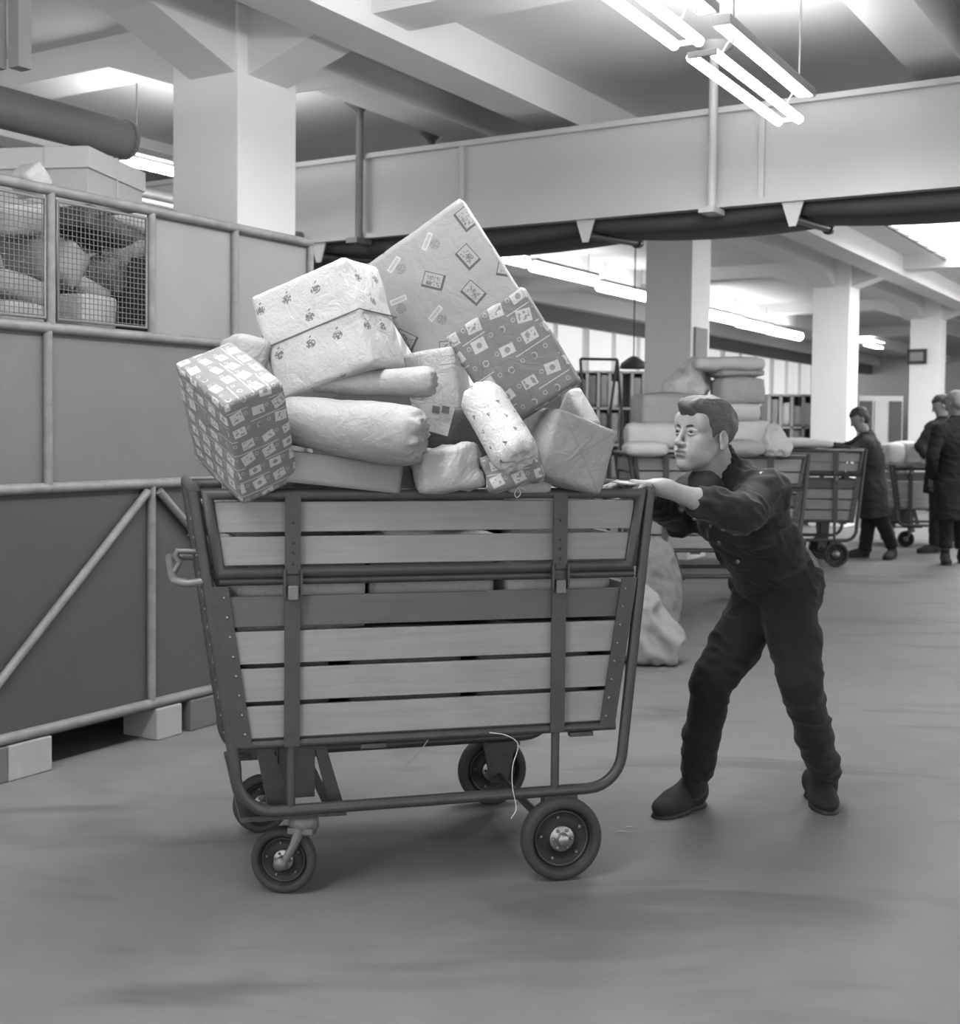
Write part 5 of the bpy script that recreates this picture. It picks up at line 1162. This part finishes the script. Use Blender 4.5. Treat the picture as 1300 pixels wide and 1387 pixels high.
# frame with hanging lamp hood, further racks
m = MB()
for q0, q1 in (((786, 486), (836, 487)), ((836, 487), (842, 560)), ((836, 487), (826, 560)), ((786, 486), (790, 560))): m.tube([D(*q0, 12.5), D(*q1, 12.5)], .014, 8)
for q0 in ((842, 560), (826, 560), (790, 560)): p = D(*q0, 12.5); m.tube([p, np.array([p[0], p[1], 0])], .02, 8)
tag(m.build('bag_stand', steel), 'dark tubular stand behind the cards, left of the second white column', 'stand')
m = MB(); m.lathe(D(858, 497, 14), (0, 0, -1), [(.02, -.12), (.06, -.1), (.14, -.04), (.16, .02), (.15, .02), (.05, -.06)], 20); m.tube([D(858, 497, 14) + zV * .12, np.array([D(858, 497, 14)[0], 14, ZC])], .008, 6)
tag(m.build('lamp_hood', graypar), 'round grey lamp hood hanging left of the second white column', 'lamp')
rackm = mat('rack_grey', 195, .7, var=.2, vs=3); pig = mat('pigeonhole_shadow', 84, .8)
def rack(label, px0, px1, pyt, d, nc, nr, seed, cat='shelf rack'):
    a = D(px0, pyt, d); b = D(px1, pyt, d); zt = a[2]; w = b[0] - a[0]; e = empty('sorting_rack', (a[0] + w / 2, d, 0), 0, label, cat); m = MB(); r = random.Random(seed)
    for i in range(nc + 1): m.bb((-w / 2 + w * i / nc - .02, 0, 0), (-w / 2 + w * i / nc + .02, .4, zt))
    for j in range(nr + 1): m.bb((-w / 2, 0, zt * j / nr - .015 if j else 0), (w / 2, .4, zt * j / nr + .015))
    m.bb((-w / 2, .4, 0), (w / 2, .42, zt)); m.build('rack_frame', rackm, e)
    return e, w, zt
def rack_fill(e, w, zt, nc, nr, seed, y, grp, lab):
    r = random.Random(seed); cw = w / nc; rh_ = zt / nr
    for i in range(nc):
        for j in range(nr):
            if r.random() < .12: continue
            ww = cw * r.uniform(.38, .46); hh = rh_ * r.uniform(.3, .45); mm = r.choice([kraft, palebun, kraft_l, kraft_d])
            c = np.array([e.location[0] - w / 2 + cw * (i + .5), e.location[1] + .18, rh_ * j + .02 + hh]); soft_box('parcel', c, Rz(r.uniform(-.2, .2)), (ww, .16, hh), mm, rad=.02, noise=.01, step=.06, seed=seed + i * 9 + j, label=lab, cat='parcel', group=grp)
for args in ((('sorting rack full of parcels between the second and third white columns', 1042, 1104, 535, 17.6, 4, 4, 1),), (('sorting rack left of the second white column behind the bag stand', 765, 872, 503, 18.5, 7, 4, 2),)):
    lab, x0, x1, yt, d, nc, nr, sd = args[0]; e, w, zt = rack(lab, x0, x1, yt, d, nc, nr, sd); rack_fill(e, w, zt, nc, nr, sd, d, 'parcels on the ' + ('rack between the columns' if sd == 1 else 'rack behind the bag stand'), 'small blurred parcel standing on the ' + ('rack between the second and third white columns' if sd == 1 else 'rack behind the bag stand'))
# tall dark cabinets by the framed sign column
a, b = D(1163, 536, 19.5), D(1223, 536, 19.5)
e = empty('tall_cabinet', ((a[0] + b[0]) / 2, 19.5, 0), 0, 'tall dark cabinet with doors between the third and fourth white columns', 'cabinet'); w = (b[0] - a[0]) / 2
m = MB(); m.bb((-w, 0, 0), (w, .5, a[2])); m.build('cabinet_body', rackm, e)
for k in range(3): m = MB(); m.bb((-w + 2 * w * k / 3 + .02, -.02, .05), (-w + 2 * w * (k + 1) / 3 - .02, 0, a[2] - .08)); o = m.build('cabinet_door', [graypar, rackm, graypar][k], e)
# framed sign and notice board
q = cols[3]; c_ = AB(q[0] - .015, q[1] - .25, 0); p = D(1242, 483, 1); 
pp = PL(1242, 483, AB(q[0], 0), aV); e = empty('framed_sign', pp, -AZ, 'small dark framed sign fixed on the fourth white column', 'sign')
m = MB(); m.box((0, -.03, 0), (.17, .02, .13), None, 0, .01); m.box((0, -.055, 0), (.11, .004, .075), None, 1); m.build('sign_frame', [graypar, mat('sign_face', 165, .6)], e)
q = cols[1]; pp = PL(947, 470, AB(0, q[1]), bV); e = empty('notice_board', pp, PI / 2 - AZ, 'narrow grey notice board on the bright side of the second white column', 'notice board')
m = MB(); m.box((0, -.012, 0), (.16, .012, .19)); m.build('board', mat('notice_grey', 160, .7, var=.1, vs=12), e)
# floor litter
for (px, py, lab) in ((853, 1122, 'tiny pale paper scrap on the floor near the rear wheel'), (770, 1185, 'small crumpled string scrap behind the near rear wheel'), (843, 1128, 'thin pale splinter on the floor beside the rear wheel')):
    g = G(px, py); m = MB(); m.tube([g + np.array([-.015, 0, .003]), g + np.array([0, .004, .005]), g + np.array([.016, -.002, .003])], .0018, 5); tag(m.build('paper_scrap', kraft_l), lab, 'litter')
# ================================================================== light and view
w = bpy.data.worlds.new('world'); S.world = w; w.use_nodes = True; bg = w.node_tree.nodes['Background']; bg.inputs[0].default_value = (1, 1, 1, 1); bg.inputs[1].default_value = 1.35
S.view_settings.view_transform = 'Standard'; S.view_settings.look = 'None'; S.view_settings.gamma = 1; S.view_settings.use_curve_mapping = False; S.view_settings.exposure = 0.55
S.cycles.use_denoising = True; S.cycles.max_bounces = 6; S.cycles.diffuse_bounces = 4; S.cycles.glossy_bounces = 2; S.cycles.caustics_reflective = False; S.cycles.caustics_refractive = False
